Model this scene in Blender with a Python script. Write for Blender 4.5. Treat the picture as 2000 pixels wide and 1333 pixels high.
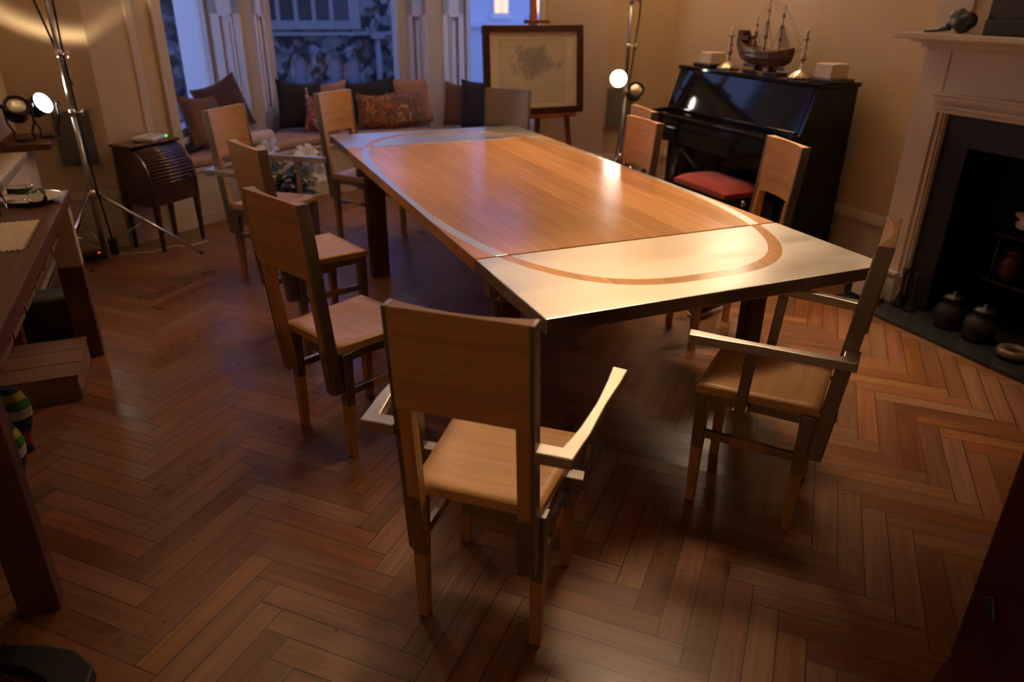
import bpy, bmesh, math, random
from mathutils import Vector, Matrix, Euler, noise
random.seed(7)
PI = math.pi
for o in list(bpy.data.objects): bpy.data.objects.remove(o, do_unlink=True)
scene = bpy.context.scene
COL = scene.collection

# ------------------------------------------------------------------ camera
F_PX, PITCH, ROLL, CAM_H, HEAD = 1436.0, 0.4362, 0.013, 1.6, 0.408
def ray(u, v):
    a = (u - 1000) / F_PX; b = (666.5 - v) / F_PX
    a, b = a*math.cos(ROLL) - b*math.sin(ROLL), a*math.sin(ROLL) + b*math.cos(ROLL)
    x, y, z = a, math.cos(PITCH) + b*math.sin(PITCH), -math.sin(PITCH) + b*math.cos(PITCH)
    return Vector((x*math.cos(HEAD) + y*math.sin(HEAD), -x*math.sin(HEAD) + y*math.cos(HEAD), z))
cam_data = bpy.data.cameras.new('camera')
cam = bpy.data.objects.new('camera', cam_data); COL.objects.link(cam)
fwd = ray(1000, 666.5); rt = (ray(1001, 666.5) - fwd).normalized(); fwd.normalize(); up = rt.cross(fwd)
cam.matrix_world = Matrix((( rt.x, up.x, -fwd.x, 0), (rt.y, up.y, -fwd.y, 0), (rt.z, up.z, -fwd.z, CAM_H), (0, 0, 0, 1)))
cam_data.sensor_width = 36.0; cam_data.lens = F_PX / 2000 * 36.0
cam_data.clip_start = 0.05; cam_data.clip_end = 200
cam_data.dof.use_dof = True; cam_data.dof.focus_distance = 2.35; cam_data.dof.aperture_fstop = 2.2
scene.camera = cam

# ------------------------------------------------------------------ world, exposure
scene.view_settings.view_transform = 'Standard'
scene.view_settings.look = 'None'
scene.view_settings.gamma = 1
scene.view_settings.use_curve_mapping = False
scene.view_settings.exposure = 0.06
world = bpy.data.worlds.new('dusk'); scene.world = world; world.use_nodes = True
wn, wl = world.node_tree.nodes, world.node_tree.links
wn.clear()
w_out = wn.new('ShaderNodeOutputWorld'); w_bg = wn.new('ShaderNodeBackground')
w_tc = wn.new('ShaderNodeTexCoord'); w_sep = wn.new('ShaderNodeSeparateXYZ'); w_ramp = wn.new('ShaderNodeValToRGB')
wl.new(w_tc.outputs['Generated'], w_sep.inputs[0]); wl.new(w_sep.outputs['Z'], w_ramp.inputs[0])
w_ramp.color_ramp.elements[0].position = 0.0; w_ramp.color_ramp.elements[0].color = (0.38, 0.49, 1.0, 1)
w_ramp.color_ramp.elements[1].position = 0.7; w_ramp.color_ramp.elements[1].color = (0.10, 0.16, 0.60, 1)
wl.new(w_ramp.outputs[0], w_bg.inputs[0]); w_bg.inputs[1].default_value = 2.0
wl.new(w_bg.outputs[0], w_out.inputs[0])

# ------------------------------------------------------------------ lights
def light(name, kind, loc, energy, color, size=0.1, target=None, angle=None, blend=0.5, parent=None):
    d = bpy.data.lights.new(name, kind); d.energy = energy; d.color = color
    if kind == 'AREA': d.shape = 'DISK'; d.size = size
    elif kind in ('POINT', 'SPOT'): d.shadow_soft_size = size
    if kind == 'SPOT' and angle: d.spot_size = angle; d.spot_blend = blend
    if kind == 'AREA' and angle: d.spread = angle
    o = bpy.data.objects.new(name, d); COL.objects.link(o); o.location = loc
    if target is not None:
        o.rotation_euler = (Vector(target) - Vector(loc)).to_track_quat('-Z', 'Y').to_euler()
    if parent: o.parent = parent
    return o
WARM = (1.0, 0.70, 0.415)
CEIL = 3.05
# added ceiling spots, out of view, brightening seats and floor (fixtures built below)
ADDED_DOWNLIGHTS = [(1.90, 2.60), (2.90, 2.45), (2.3, 4.1), (0.3, 3.9)]
light('added_ceiling_spot', 'SPOT', (0.3, 3.9, CEIL - 0.03), 34, WARM, 0.14, (0.1, 3.2, 0), angle=math.radians(92), blend=1.0)
light('added_ceiling_spot', 'SPOT', (1.90, 2.60, CEIL - 0.03), 290, WARM, 0.35, (0.76, 1.70, 0.45), angle=math.radians(40), blend=1.0)
light('added_ceiling_spot', 'SPOT', (2.90, 2.45, CEIL - 0.03), 280, WARM, 0.30, (2.42, 2.50, 0.0), angle=math.radians(62), blend=1.0)
light('added_ceiling_spot', 'SPOT', (2.3, 4.1, CEIL - 0.03), 115, WARM, 0.14, (1.9, 3.9, 0), angle=math.radians(90), blend=1.0)
# wall spotlight above the piano, and the upward lamps on top of the two stands
light('wall_spot', 'SPOT', (3.70, 4.34, 1.88), 14, WARM, 0.18, (1.9, 2.9, 0.4), angle=math.radians(120), blend=1.0)
light('stand_uplight', 'SPOT', (3.175, 5.19, 2.47), 235, WARM, 0.06, (3.1, 5.3, 4.0), angle=math.radians(170), blend=0.6)
light('stand_uplight', 'SPOT', (-0.60, 5.20, 2.47), 16, WARM, 0.06, (-0.3, 4.9, 4.0), angle=math.radians(140), blend=0.6)
# the lit spotlight on the radiator board spills a thin conical sheet of light round its rim
rim = light('lamp_rim_spill', 'POINT', (-0.738, 5.198, 1.027), 3.2, (1.0, 0.80, 0.52), 0.004)
rim.rotation_euler = Vector((0.198, -0.191, 0.961)).to_track_quat('Z', 'Y').to_euler()
rim.data.use_nodes = True
_n, _l = rim.data.node_tree.nodes, rim.data.node_tree.links
_tc = _n.new('ShaderNodeTexCoord'); _sp = _n.new('ShaderNodeSeparateXYZ'); _l.new(_tc.outputs['Normal'], _sp.inputs[0])
def _m(op, a, b=None):
    q = _n.new('ShaderNodeMath'); q.operation = op
    for i, v in enumerate((a, b)):
        if v is None: continue
        if isinstance(v, (int, float)): q.inputs[i].default_value = v
        else: _l.new(v, q.inputs[i])
    return q.outputs[0]
_d = _m('DIVIDE', _m('SUBTRACT', _m('ABSOLUTE', _sp.outputs['Z']), 0.506), 0.052)
_g = _m('POWER', 2.718, _m('MULTIPLY', _m('MULTIPLY', _d, _d), -1.0))
_l.new(_m('MULTIPLY', _m('MULTIPLY', _g, _m('GREATER_THAN', _sp.outputs['Z'], 0.0)), 6.0), _n['Emission'].inputs['Strength'])

# ------------------------------------------------------------------ materials
def nm(name):
    m = bpy.data.materials.new(name); m.use_nodes = True
    return m, m.node_tree.nodes, m.node_tree.links, m.node_tree.nodes['Principled BSDF']
def rgb(c): return (c[0], c[1], c[2], 1)
def plain(name, c, rough=0.5, metal=0.0, spec=0.5, coat=0.0, noise_amt=0.0, noise_scale=20, bump=0.0, emit=None, estr=0, trans=0.0, sheen=0.0, stretch=(1,1,1)):
    m, n, l, b = nm(name)
    b.inputs['Base Color'].default_value = rgb(c); b.inputs['Roughness'].default_value = rough
    b.inputs['Metallic'].default_value = metal; b.inputs['Specular IOR Level'].default_value = spec
    b.inputs['Coat Weight'].default_value = coat; b.inputs['Coat Roughness'].default_value = 0.08
    b.inputs['Transmission Weight'].default_value = trans
    if sheen: b.inputs['Sheen Weight'].default_value = sheen
    if emit: b.inputs['Emission Color'].default_value = rgb(emit); b.inputs['Emission Strength'].default_value = estr
    if noise_amt or bump:
        tc = n.new('ShaderNodeTexCoord'); mp = n.new('ShaderNodeMapping'); nz = n.new('ShaderNodeTexNoise')
        mp.inputs['Scale'].default_value = stretch; nz.inputs['Scale'].default_value = noise_scale; nz.inputs['Detail'].default_value = 6
        l.new(tc.outputs['Object'], mp.inputs[0]); l.new(mp.outputs[0], nz.inputs['Vector'])
        if noise_amt:
            mx = n.new('ShaderNodeMix'); mx.data_type = 'RGBA'
            mx.inputs['A'].default_value = rgb([x*(1-noise_amt) for x in c]); mx.inputs['B'].default_value = rgb([min(1, x*(1+noise_amt)) for x in c])
            l.new(nz.outputs['Fac'], mx.inputs['Factor']); l.new(mx.outputs['Result'], b.inputs['Base Color'])
        if bump:
            bp = n.new('ShaderNodeBump'); bp.inputs['Strength'].default_value = bump; bp.inputs['Distance'].default_value = 0.01
            l.new(nz.outputs['Fac'], bp.inputs['Height']); l.new(bp.outputs[0], b.inputs['Normal'])
    return m
def math_node(n, l, op, a, b=None, c=None):
    q = n.new('ShaderNodeMath'); q.operation = op
    for i, v in enumerate((a, b, c)):
        if v is None: continue
        if isinstance(v, (int, float)): q.inputs[i].default_value = v
        else: l.new(v, q.inputs[i])
    return q.outputs[0]
def grain_color(n, l, vec, c_dark, c_light, scale=1.0, knots=False):
    """wood grain colour along the Y axis of the vector 'vec'"""
    mp = n.new('ShaderNodeMapping'); mp.inputs['Scale'].default_value = (38*scale, 1.6*scale, 38*scale)
    l.new(vec, mp.inputs[0])
    nz = n.new('ShaderNodeTexNoise'); nz.inputs['Scale'].default_value = 1.0; nz.inputs['Detail'].default_value = 5; nz.inputs['Distortion'].default_value = 0.6
    l.new(mp.outputs[0], nz.inputs['Vector'])
    mp2 = n.new('ShaderNodeMapping'); mp2.inputs['Scale'].default_value = (6*scale, 0.9*scale, 6*scale); l.new(vec, mp2.inputs[0])
    nz2 = n.new('ShaderNodeTexNoise'); nz2.inputs['Scale'].default_value = 1.0; nz2.inputs['Detail'].default_value = 3; l.new(mp2.outputs[0], nz2.inputs['Vector'])
    s = math_node(n, l, 'ADD', math_node(n, l, 'MULTIPLY', nz.outputs['Fac'], 0.6), math_node(n, l, 'MULTIPLY', nz2.outputs['Fac'], 0.4))
    r = n.new('ShaderNodeValToRGB'); r.color_ramp.elements[0].position = 0.33; r.color_ramp.elements[1].position = 0.67
    r.color_ramp.elements[0].color = rgb(c_dark); r.color_ramp.elements[1].color = rgb(c_light)
    l.new(s, r.inputs[0])
    return r.outputs[0], s
def wood(name, c_dark, c_light, axis='Y', rough=0.4, coat=0.0, scale=1.0, spec=0.5):
    m, n, l, b = nm(name)
    tc = n.new('ShaderNodeTexCoord'); vec = tc.outputs['Object']
    if axis != 'Y':
        mp = n.new('ShaderNodeMapping'); mp.inputs['Rotation'].default_value = (0, 0, PI/2) if axis == 'X' else (PI/2, 0, 0)
        l.new(vec, mp.inputs[0]); vec = mp.outputs[0]
    col, s = grain_color(n, l, vec, c_dark, c_light, scale)
    oi = n.new('ShaderNodeObjectInfo')
    hs = n.new('ShaderNodeHueSaturation'); l.new(col, hs.inputs['Color'])
    l.new(math_node(n, l, 'ADD', math_node(n, l, 'MULTIPLY', oi.outputs['Random'], 0.2), 0.9), hs.inputs['Value'])
    l.new(hs.outputs[0], b.inputs['Base Color'])
    b.inputs['Roughness'].default_value = rough; b.inputs['Coat Weight'].default_value = coat; b.inputs['Coat Roughness'].default_value = 0.15
    b.inputs['Specular IOR Level'].default_value = spec
    bp = n.new('ShaderNodeBump'); bp.inputs['Strength'].default_value = 0.08; bp.inputs['Distance'].default_value = 0.002
    l.new(s, bp.inputs['Height']); l.new(bp.outputs[0], b.inputs['Normal'])
    return m
def brushed(name, c, rough=0.32, amt=0.12):
    m, n, l, b = nm(name)
    tc = n.new('ShaderNodeTexCoord')
    nz = n.new('ShaderNodeTexNoise'); nz.inputs['Scale'].default_value = 3.0; nz.inputs['Detail'].default_value = 5
    mp = n.new('ShaderNodeMapping'); mp.inputs['Scale'].default_value = (1, 3, 1)
    l.new(tc.outputs['Object'], mp.inputs[0]); l.new(mp.outputs[0], nz.inputs['Vector'])
    mr = n.new('ShaderNodeMapRange'); mr.inputs['From Min'].default_value = 0.3; mr.inputs['From Max'].default_value = 0.7
    mr.inputs['To Min'].default_value = rough - 0.08; mr.inputs['To Max'].default_value = rough + 0.1
    l.new(nz.outputs['Fac'], mr.inputs['Value']); l.new(mr.outputs[0], b.inputs['Roughness'])
    mx = n.new('ShaderNodeMix'); mx.data_type = 'RGBA'
    mx.inputs['A'].default_value = rgb([x*(1-amt) for x in c]); mx.inputs['B'].default_value = rgb(c)
    l.new(nz.outputs['Fac'], mx.inputs['Factor']); l.new(mx.outputs['Result'], b.inputs['Base Color'])
    b.inputs['Metallic'].default_value = 1.0
    return m

def herringbone():
    m, n, l, b = nm('herringbone_parquet')
    W, N = 0.0780, 6
    tc = n.new('ShaderNodeTexCoord'); mp = n.new('ShaderNodeMapping')
    mp.inputs['Location'].default_value = (0.297, -1.934, 0)
    l.new(tc.outputs['Object'], mp.inputs[0])
    mp2 = n.new('ShaderNodeMapping'); mp2.inputs['Rotation'].default_value = (0, 0, -PI/4); mp2.inputs['Scale'].default_value = (1/W, 1/W, 1)
    l.new(mp.outputs[0], mp2.inputs[0])
    sp = n.new('ShaderNodeSeparateXYZ'); l.new(mp2.outputs[0], sp.inputs[0])
    M = lambda op, a, b_=None, c=None: math_node(n, l, op, a, b_, c)
    u, v = sp.outputs['X'], sp.outputs['Y']
    i, j = M('FLOOR', u), M('FLOOR', v)
    fu, fv = M('SUBTRACT', u, i), M('SUBTRACT', v, j)
    k = M('FLOORED_MODULO', M('SUBTRACT', i, j), 2*N)
    horiz = M('LESS_THAN', k, N - 0.5)
    k2 = M('SUBTRACT', 2*N - 1, k)
    # horizontal block
    hx, hy = M('ADD', k, fu), fv
    hid = M('ADD', M('MULTIPLY', M('SUBTRACT', i, k), 7.13), M('MULTIPLY', j, 3.71))
    vx, vy = M('ADD', k2, fv), fu
    vid = M('ADD', M('ADD', M('MULTIPLY', M('SUBTRACT', j, k2), 5.31), M('MULTIPLY', i, 9.17)), 0.5)
    def pick(a, c):
        q = n.new('ShaderNodeMix'); q.data_type = 'FLOAT'
        l.new(horiz, q.inputs['Factor']); l.new(c, q.inputs['A']); l.new(a, q.inputs['B']); return q.outputs['Result']
    along, across, bid = pick(hx, vx), pick(hy, vy), pick(hid, vid)
    # seams
    e1 = M('MINIMUM', across, M('SUBTRACT', 1.0, across))
    e2 = M('MINIMUM', along, M('SUBTRACT', float(N), along))
    edge = M('MINIMUM', e1, e2)
    wn_ = n.new('ShaderNodeTexWhiteNoise'); wn_.noise_dimensions = '1D'; l.new(bid, wn_.inputs['W'])
    rnd = wn_.outputs['Value']
    seamw = M('ADD', 0.008, M('MULTIPLY', rnd, 0.018))
    seam = M('LESS_THAN', edge, seamw)
    # grain
    cb = n.new('ShaderNodeCombineXYZ')
    l.new(M('ADD', M('MULTIPLY', across, W), M('MULTIPLY', rnd, 30)), cb.inputs['X']); l.new(M('MULTIPLY', along, W), cb.inputs['Y']); l.new(M('MULTIPLY', rnd, 11), cb.inputs['Z'])
    col, s = grain_color(n, l, cb.outputs[0], (0.142, 0.052, 0.019), (0.280, 0.116, 0.044), 1.3)
    hs = n.new('ShaderNodeHueSaturation'); l.new(col, hs.inputs['Color'])
    l.new(M('ADD', 0.78, M('MULTIPLY', rnd, 0.45)), hs.inputs['Value'])
    wc = n.new('ShaderNodeSeparateColor'); l.new(wn_.outputs['Color'], wc.inputs[0])
    l.new(M('ADD', 0.492, M('MULTIPLY', wc.outputs[1], 0.016)), hs.inputs['Hue'])
    l.new(M('ADD', 0.85, M('MULTIPLY', wc.outputs[2], 0.2)), hs.inputs['Saturation'])
    # knots and stains
    kn = n.new('ShaderNodeTexNoise'); kn.inputs['Scale'].default_value = 9; kn.inputs['Detail'].default_value = 4; l.new(tc.outputs['Object'], kn.inputs['Vector'])

    vo = n.new('ShaderNodeTexVoronoi'); vo.inputs['Scale'].default_value = 7; l.new(tc.outputs['Object'], vo.inputs['Vector'])
    vr = n.new('ShaderNodeValToRGB'); vr.color_ramp.elements[0].position = 0.035; vr.color_ramp.elements[1].position = 0.065; l.new(vo.outputs['Distance'], vr.inputs[0])
    dark = M('ADD', vr.outputs[0], 0.35); dark = M('MINIMUM', dark, 1.0)
    mul = n.new('ShaderNodeMix'); mul.data_type = 'RGBA'; mul.blend_type = 'MULTIPLY'; mul.inputs['Factor'].default_value = 1
    l.new(hs.outputs[0], mul.inputs['A']); l.new(dark, mul.inputs['B'])
    fin = n.new('ShaderNodeMix'); fin.data_type = 'RGBA'; l.new(seam, fin.inputs['Factor']); l.new(mul.outputs['Result'], fin.inputs['A']); fin.inputs['B'].default_value = (0.018, 0.007, 0.003, 1)
    l.new(fin.outputs['Result'], b.inputs['Base Color'])
    rg = M('ADD', 0.22, M('MULTIPLY', rnd, 0.12)); l.new(M('ADD', rg, M('MULTIPLY', kn.outputs['Fac'], 0.12)), b.inputs['Roughness'])
    b.inputs['Specular IOR Level'].default_value = 0.45
    bp = n.new('ShaderNodeBump'); bp.inputs['Strength'].default_value = 0.35; bp.inputs['Distance'].default_value = 0.002
    tilt = M('MULTIPLY', M('SUBTRACT', wc.outputs[0], 0.5), M('MULTIPLY', across, 0.45))
    l.new(M('ADD', tilt, M('ADD', M('MULTIPLY', M('SUBTRACT', 1.0, seam), 0.5), M('MULTIPLY', s, 0.25))), bp.inputs['Height']); l.new(bp.outputs[0], b.inputs['Normal'])
    return m

TABLE_C = (1.572, 3.503)   # centre of the table plan
def table_top_mat(name, metal_leaf):
    """oak boards (or brushed aluminium) crossed by the long oval inlay of the other material"""
    m, n, l, b = nm(name)
    M = lambda op, a, b_=None, c=None: math_node(n, l, op, a, b_, c)
    tc = n.new('ShaderNodeTexCoord'); sp = n.new('ShaderNodeSeparateXYZ'); l.new(tc.outputs['Object'], sp.inputs[0])
    x, y = sp.outputs['X'], sp.outputs['Y']      # the table object's origin is the plan centre
    def sup(a, bb):
        return M('ADD', M('POWER', M('ABSOLUTE', M('DIVIDE', x, a)), 2.9), M('POWER', M('ABSOLUTE', M('DIVIDE', y, bb)), 2.9))
    ring = M('MULTIPLY', M('LESS_THAN', sup(0.700, 1.595), 1.0), M('GREATER_THAN', sup(0.658, 1.54), 1.0))
    # oak
    pl = M('FLOOR', M('DIVIDE', x, 0.115)); wn_ = n.new('ShaderNodeTexWhiteNoise'); wn_.noise_dimensions = '1D'; l.new(pl, wn_.inputs['W'])
    cb = n.new('ShaderNodeCombineXYZ'); l.new(M('ADD', x, M('MULTIPLY', wn_.outputs['Value'], 9)), cb.inputs['X']); l.new(y, cb.inputs['Y'])
    col, s = grain_color(n, l, cb.outputs[0], (0.60, 0.255, 0.088), (0.80, 0.405, 0.150), 1.4)
    hs = n.new('ShaderNodeHueSaturation'); l.new(col, hs.inputs['Color']); l.new(M('ADD', 0.86, M('MULTIPLY', wn_.outputs['Value'], 0.24)), hs.inputs['Value'])
    vo = n.new('ShaderNodeTexVoronoi'); vo.inputs['Scale'].default_value = 1.9; l.new(tc.outputs['Object'], vo.inputs['Vector'])
    vr = n.new('ShaderNodeValToRGB'); vr.color_ramp.elements[0].position = 0.012; vr.color_ramp.elements[1].position = 0.04; vr.color_ramp.elements[0].color = (0.25, 0.18, 0.12, 1); l.new(vo.outputs['Distance'], vr.inputs[0])
    mk = n.new('ShaderNodeMix'); mk.data_type = 'RGBA'; mk.blend_type = 'MULTIPLY'; mk.inputs['Factor'].default_value = 1; l.new(hs.outputs[0], mk.inputs['A']); l.new(vr.outputs[0], mk.inputs['B'])
    # aluminium
    nz = n.new('ShaderNodeTexNoise'); nz.inputs['Scale'].default_value = 2.2; nz.inputs['Detail'].default_value = 6; nz.inputs['Distortion'].default_value = 0.4
    mp = n.new('ShaderNodeMapping'); mp.inputs['Scale'].default_value = (1.0, 3.0, 1.0); l.new(tc.outputs['Object'], mp.inputs[0]); l.new(mp.outputs[0], nz.inputs['Vector'])
    mcol = n.new('ShaderNodeMix'); mcol.data_type = 'RGBA'; mcol.inputs['A'].default_value = (0.60, 0.59, 0.56, 1); mcol.inputs['B'].default_value = (0.80, 0.79, 0.76, 1); l.new(nz.outputs['Fac'], mcol.inputs['Factor'])
    mask = M('SUBTRACT', 1.0, ring) if metal_leaf else ring
    cm = n.new('ShaderNodeMix'); cm.data_type = 'RGBA'; l.new(mask, cm.inputs['Factor']); l.new(mk.outputs['Result'], cm.inputs['A']); l.new(mcol.outputs['Result'], cm.inputs['B'])
    l.new(cm.outputs['Result'], b.inputs['Base Color'])
    l.new(mask, b.inputs['Metallic'])
    rw = M('ADD', 0.215, M('MULTIPLY', wn_.outputs['Value'], 0.06)); rm = M('ADD', 0.26, M('MULTIPLY', nz.outputs['Fac'], 0.26))
    rr = n.new('ShaderNodeMix'); rr.data_type = 'FLOAT'; l.new(mask, rr.inputs['Factor']); l.new(rw, rr.inputs['A']); l.new(rm, rr.inputs['B'])
    l.new(rr.outputs['Result'], b.inputs['Roughness'])
    b.inputs['Specular IOR Level'].default_value = 0.6
    return m

def stone():
    m, n, l, b = nm('flint_rubble_wall')
    tc = n.new('ShaderNodeTexCoord'); vo = n.new('ShaderNodeTexVoronoi'); vo.inputs['Scale'].default_value = 8.5; l.new(tc.outputs['Object'], vo.inputs['Vector'])
    wn_ = n.new('ShaderNodeSeparateColor'); l.new(vo.outputs['Color'], wn_.inputs[0])
    r = n.new('ShaderNodeValToRGB'); e = r.color_ramp.elements; e[0].color = (0.010, 0.010, 0.013, 1); e[1].color = (0.20, 0.20, 0.21, 1); e[0].position = 0.25
    nz = n.new('ShaderNodeTexNoise'); nz.inputs['Scale'].default_value = 1.3; nz.inputs['Detail'].default_value = 6; l.new(tc.outputs['Object'], nz.inputs['Vector'])
    l.new(math_node(n, l, 'MULTIPLY', wn_.outputs[0], math_node(n, l, 'MULTIPLY', nz.outputs['Fac'], 1.7)), r.inputs[0])
    l.new(r.outputs[0], b.inputs['Base Color']); b.inputs['Roughness'].default_value = 0.9
    bp = n.new('ShaderNodeBump'); bp.inputs['Strength'].default_value = 0.6; l.new(vo.outputs['Distance'], bp.inputs['Height']); l.new(bp.outputs[0], b.inputs['Normal'])
    return m
def floral(name, base, spots, seed=0, scale=16):
    m, n, l, b = nm(name)
    tc = n.new('ShaderNodeTexCoord'); mp = n.new('ShaderNodeMapping'); mp.inputs['Location'].default_value = (seed, seed*2, 0); l.new(tc.outputs['Object'], mp.inputs[0])
    nz = n.new('ShaderNodeTexNoise'); nz.inputs['Scale'].default_value = scale; nz.inputs['Detail'].default_value = 2; nz.inputs['Distortion'].default_value = 1.5; l.new(mp.outputs[0], nz.inputs['Vector'])
    r = n.new('ShaderNodeValToRGB'); r.color_ramp.interpolation = 'CONSTANT'
    e = r.color_ramp.elements; e[0].position = 0; e[0].color = rgb(base); e[1].position = 0.56; e[1].color = rgb(spots[0])
    for p, c in zip((0.40, 0.63), spots[1:]):
        q = e.new(p); q.color = rgb(c)
    q = e.new(0.46); q.color = rgb(base)
    l.new(nz.outputs['Fac'], r.inputs[0]); l.new(r.outputs[0], b.inputs['Base Color']); b.inputs['Roughness'].default_value = 0.9
    return m
def map_print():
    """a grey engraved map with a thin ruled border on cream paper"""
    m, n, l, b = nm('engraved_map_print')
    M = lambda op, a, b_=None, c=None: math_node(n, l, op, a, b_, c)
    tc = n.new('ShaderNodeTexCoord'); sp = n.new('ShaderNodeSeparateXYZ'); l.new(tc.outputs['Object'], sp.inputs[0])
    x, z = sp.outputs['X'], sp.outputs['Z']
    ax, az = M('ABSOLUTE', M('ADD', x, 0.012)), M('ABSOLUTE', M('ADD', z, 0.005))
    e = M('MAXIMUM', M('DIVIDE', ax, 0.285), M('DIVIDE', az, 0.232))
    inside = M('LESS_THAN', e, 1.0); line = M('MULTIPLY', M('GREATER_THAN', e, 0.985), inside)
    nz = n.new('ShaderNodeTexNoise'); nz.inputs['Scale'].default_value = 7; nz.inputs['Detail'].default_value = 8; nz.inputs['Roughness'].default_value = 0.7; l.new(tc.outputs['Object'], nz.inputs['Vector'])
    d = M('SQRT', M('ADD', M('POWER', M('MULTIPLY', M('ADD', x, 0.02), 3.6), 2), M('POWER', M('MULTIPLY', M('SUBTRACT', z, 0.07), 6.0), 2)))
    blob = M('SUBTRACT', M('MULTIPLY', nz.outputs['Fac'], 1.9), M('MULTIPLY', d, 0.75))
    r = n.new('ShaderNodeValToRGB'); r.color_ramp.elements[0].position = 0.42; r.color_ramp.elements[1].position = 0.62; l.new(blob, r.inputs[0])
    nz2 = n.new('ShaderNodeTexNoise'); nz2.inputs['Scale'].default_value = 11; nz2.inputs['Detail'].default_value = 5; l.new(tc.outputs['Object'], nz2.inputs['Vector'])
    veins = M('LESS_THAN', M('ABSOLUTE', M('SUBTRACT', nz2.outputs['Fac'], 0.5)), 0.008)
    ink = M('MULTIPLY', inside, M('MINIMUM', 1.0, M('ADD', M('MULTIPLY', r.outputs[0], 0.62), M('ADD', 0.22, M('MULTIPLY', veins, 0.3)))))
    ink = M('MAXIMUM', ink, M('MULTIPLY', line, 0.7))
    mx = n.new('ShaderNodeMix'); mx.data_type = 'RGBA'; l.new(ink, mx.inputs['Factor']); mx.inputs['A'].default_value = (0.74, 0.66, 0.55, 1); mx.inputs['B'].default_value = (0.16, 0.155, 0.15, 1)
    l.new(mx.outputs['Result'], b.inputs['Base Color']); b.inputs['Roughness'].default_value = 0.6
    b.inputs['Coat Weight'].default_value = 1.0; b.inputs['Coat Roughness'].default_value = 0.02
    return m
def pane_glass():
    m, n, l, b = nm('window_glass'); n.remove(b)
    out = n['Material Output']; tr = n.new('ShaderNodeBsdfTransparent'); gl = n.new('ShaderNodeBsdfGlossy'); gl.inputs['Roughness'].default_value = 0.01
    tr.inputs[0].default_value = (0.94, 0.96, 0.97, 1); fr = n.new('ShaderNodeMath'); fr.operation = 'MULTIPLY_ADD'; lw = n.new('ShaderNodeLayerWeight'); lw.inputs[0].default_value = 0.3; pw = n.new('ShaderNodeMath'); pw.operation = 'POWER'; pw.inputs[1].default_value = 4; l.new(lw.outputs['Facing'], pw.inputs[0]); l.new(pw.outputs[0], fr.inputs[0]); fr.inputs[1].default_value = 0.25; fr.inputs[2].default_value = 0.03
    mx = n.new('ShaderNodeMixShader'); l.new(fr.outputs[0], mx.inputs[0]); l.new(tr.outputs[0], mx.inputs[1]); l.new(gl.outputs[0], mx.inputs[2]); l.new(mx.outputs[0], out.inputs[0])
    return m
def stripes():
    m, n, l, b = nm('striped_wool')
    tc = n.new('ShaderNodeTexCoord'); sp = n.new('ShaderNodeSeparateXYZ'); l.new(tc.outputs['Object'], sp.inputs[0])
    w = math_node(n, l, 'FRACT', math_node(n, l, 'MULTIPLY', sp.outputs['Z'], 3.6))
    r = n.new('ShaderNodeValToRGB'); r.color_ramp.interpolation = 'CONSTANT'; e = r.color_ramp.elements
    cols = [(0.015, 0.02, 0.08), (0.22, 0.015, 0.015), (0.015, 0.015, 0.06), (0.40, 0.40, 0.42), (0.04, 0.17, 0.03), (0.35, 0.30, 0.03)]
    ps = [0, 0.28, 0.45, 0.66, 0.78, 0.9]
    e[0].color = rgb(cols[0]); e[0].position = 0; e[1].position = ps[1]; e[1].color = rgb(cols[1])
    for p, c in zip(ps[2:], cols[2:]): q = e.new(p); q.color = rgb(c)
    l.new(w, r.inputs[0]); l.new(r.outputs[0], b.inputs['Base Color']); b.inputs['Roughness'].default_value = 0.95
    return m

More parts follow.
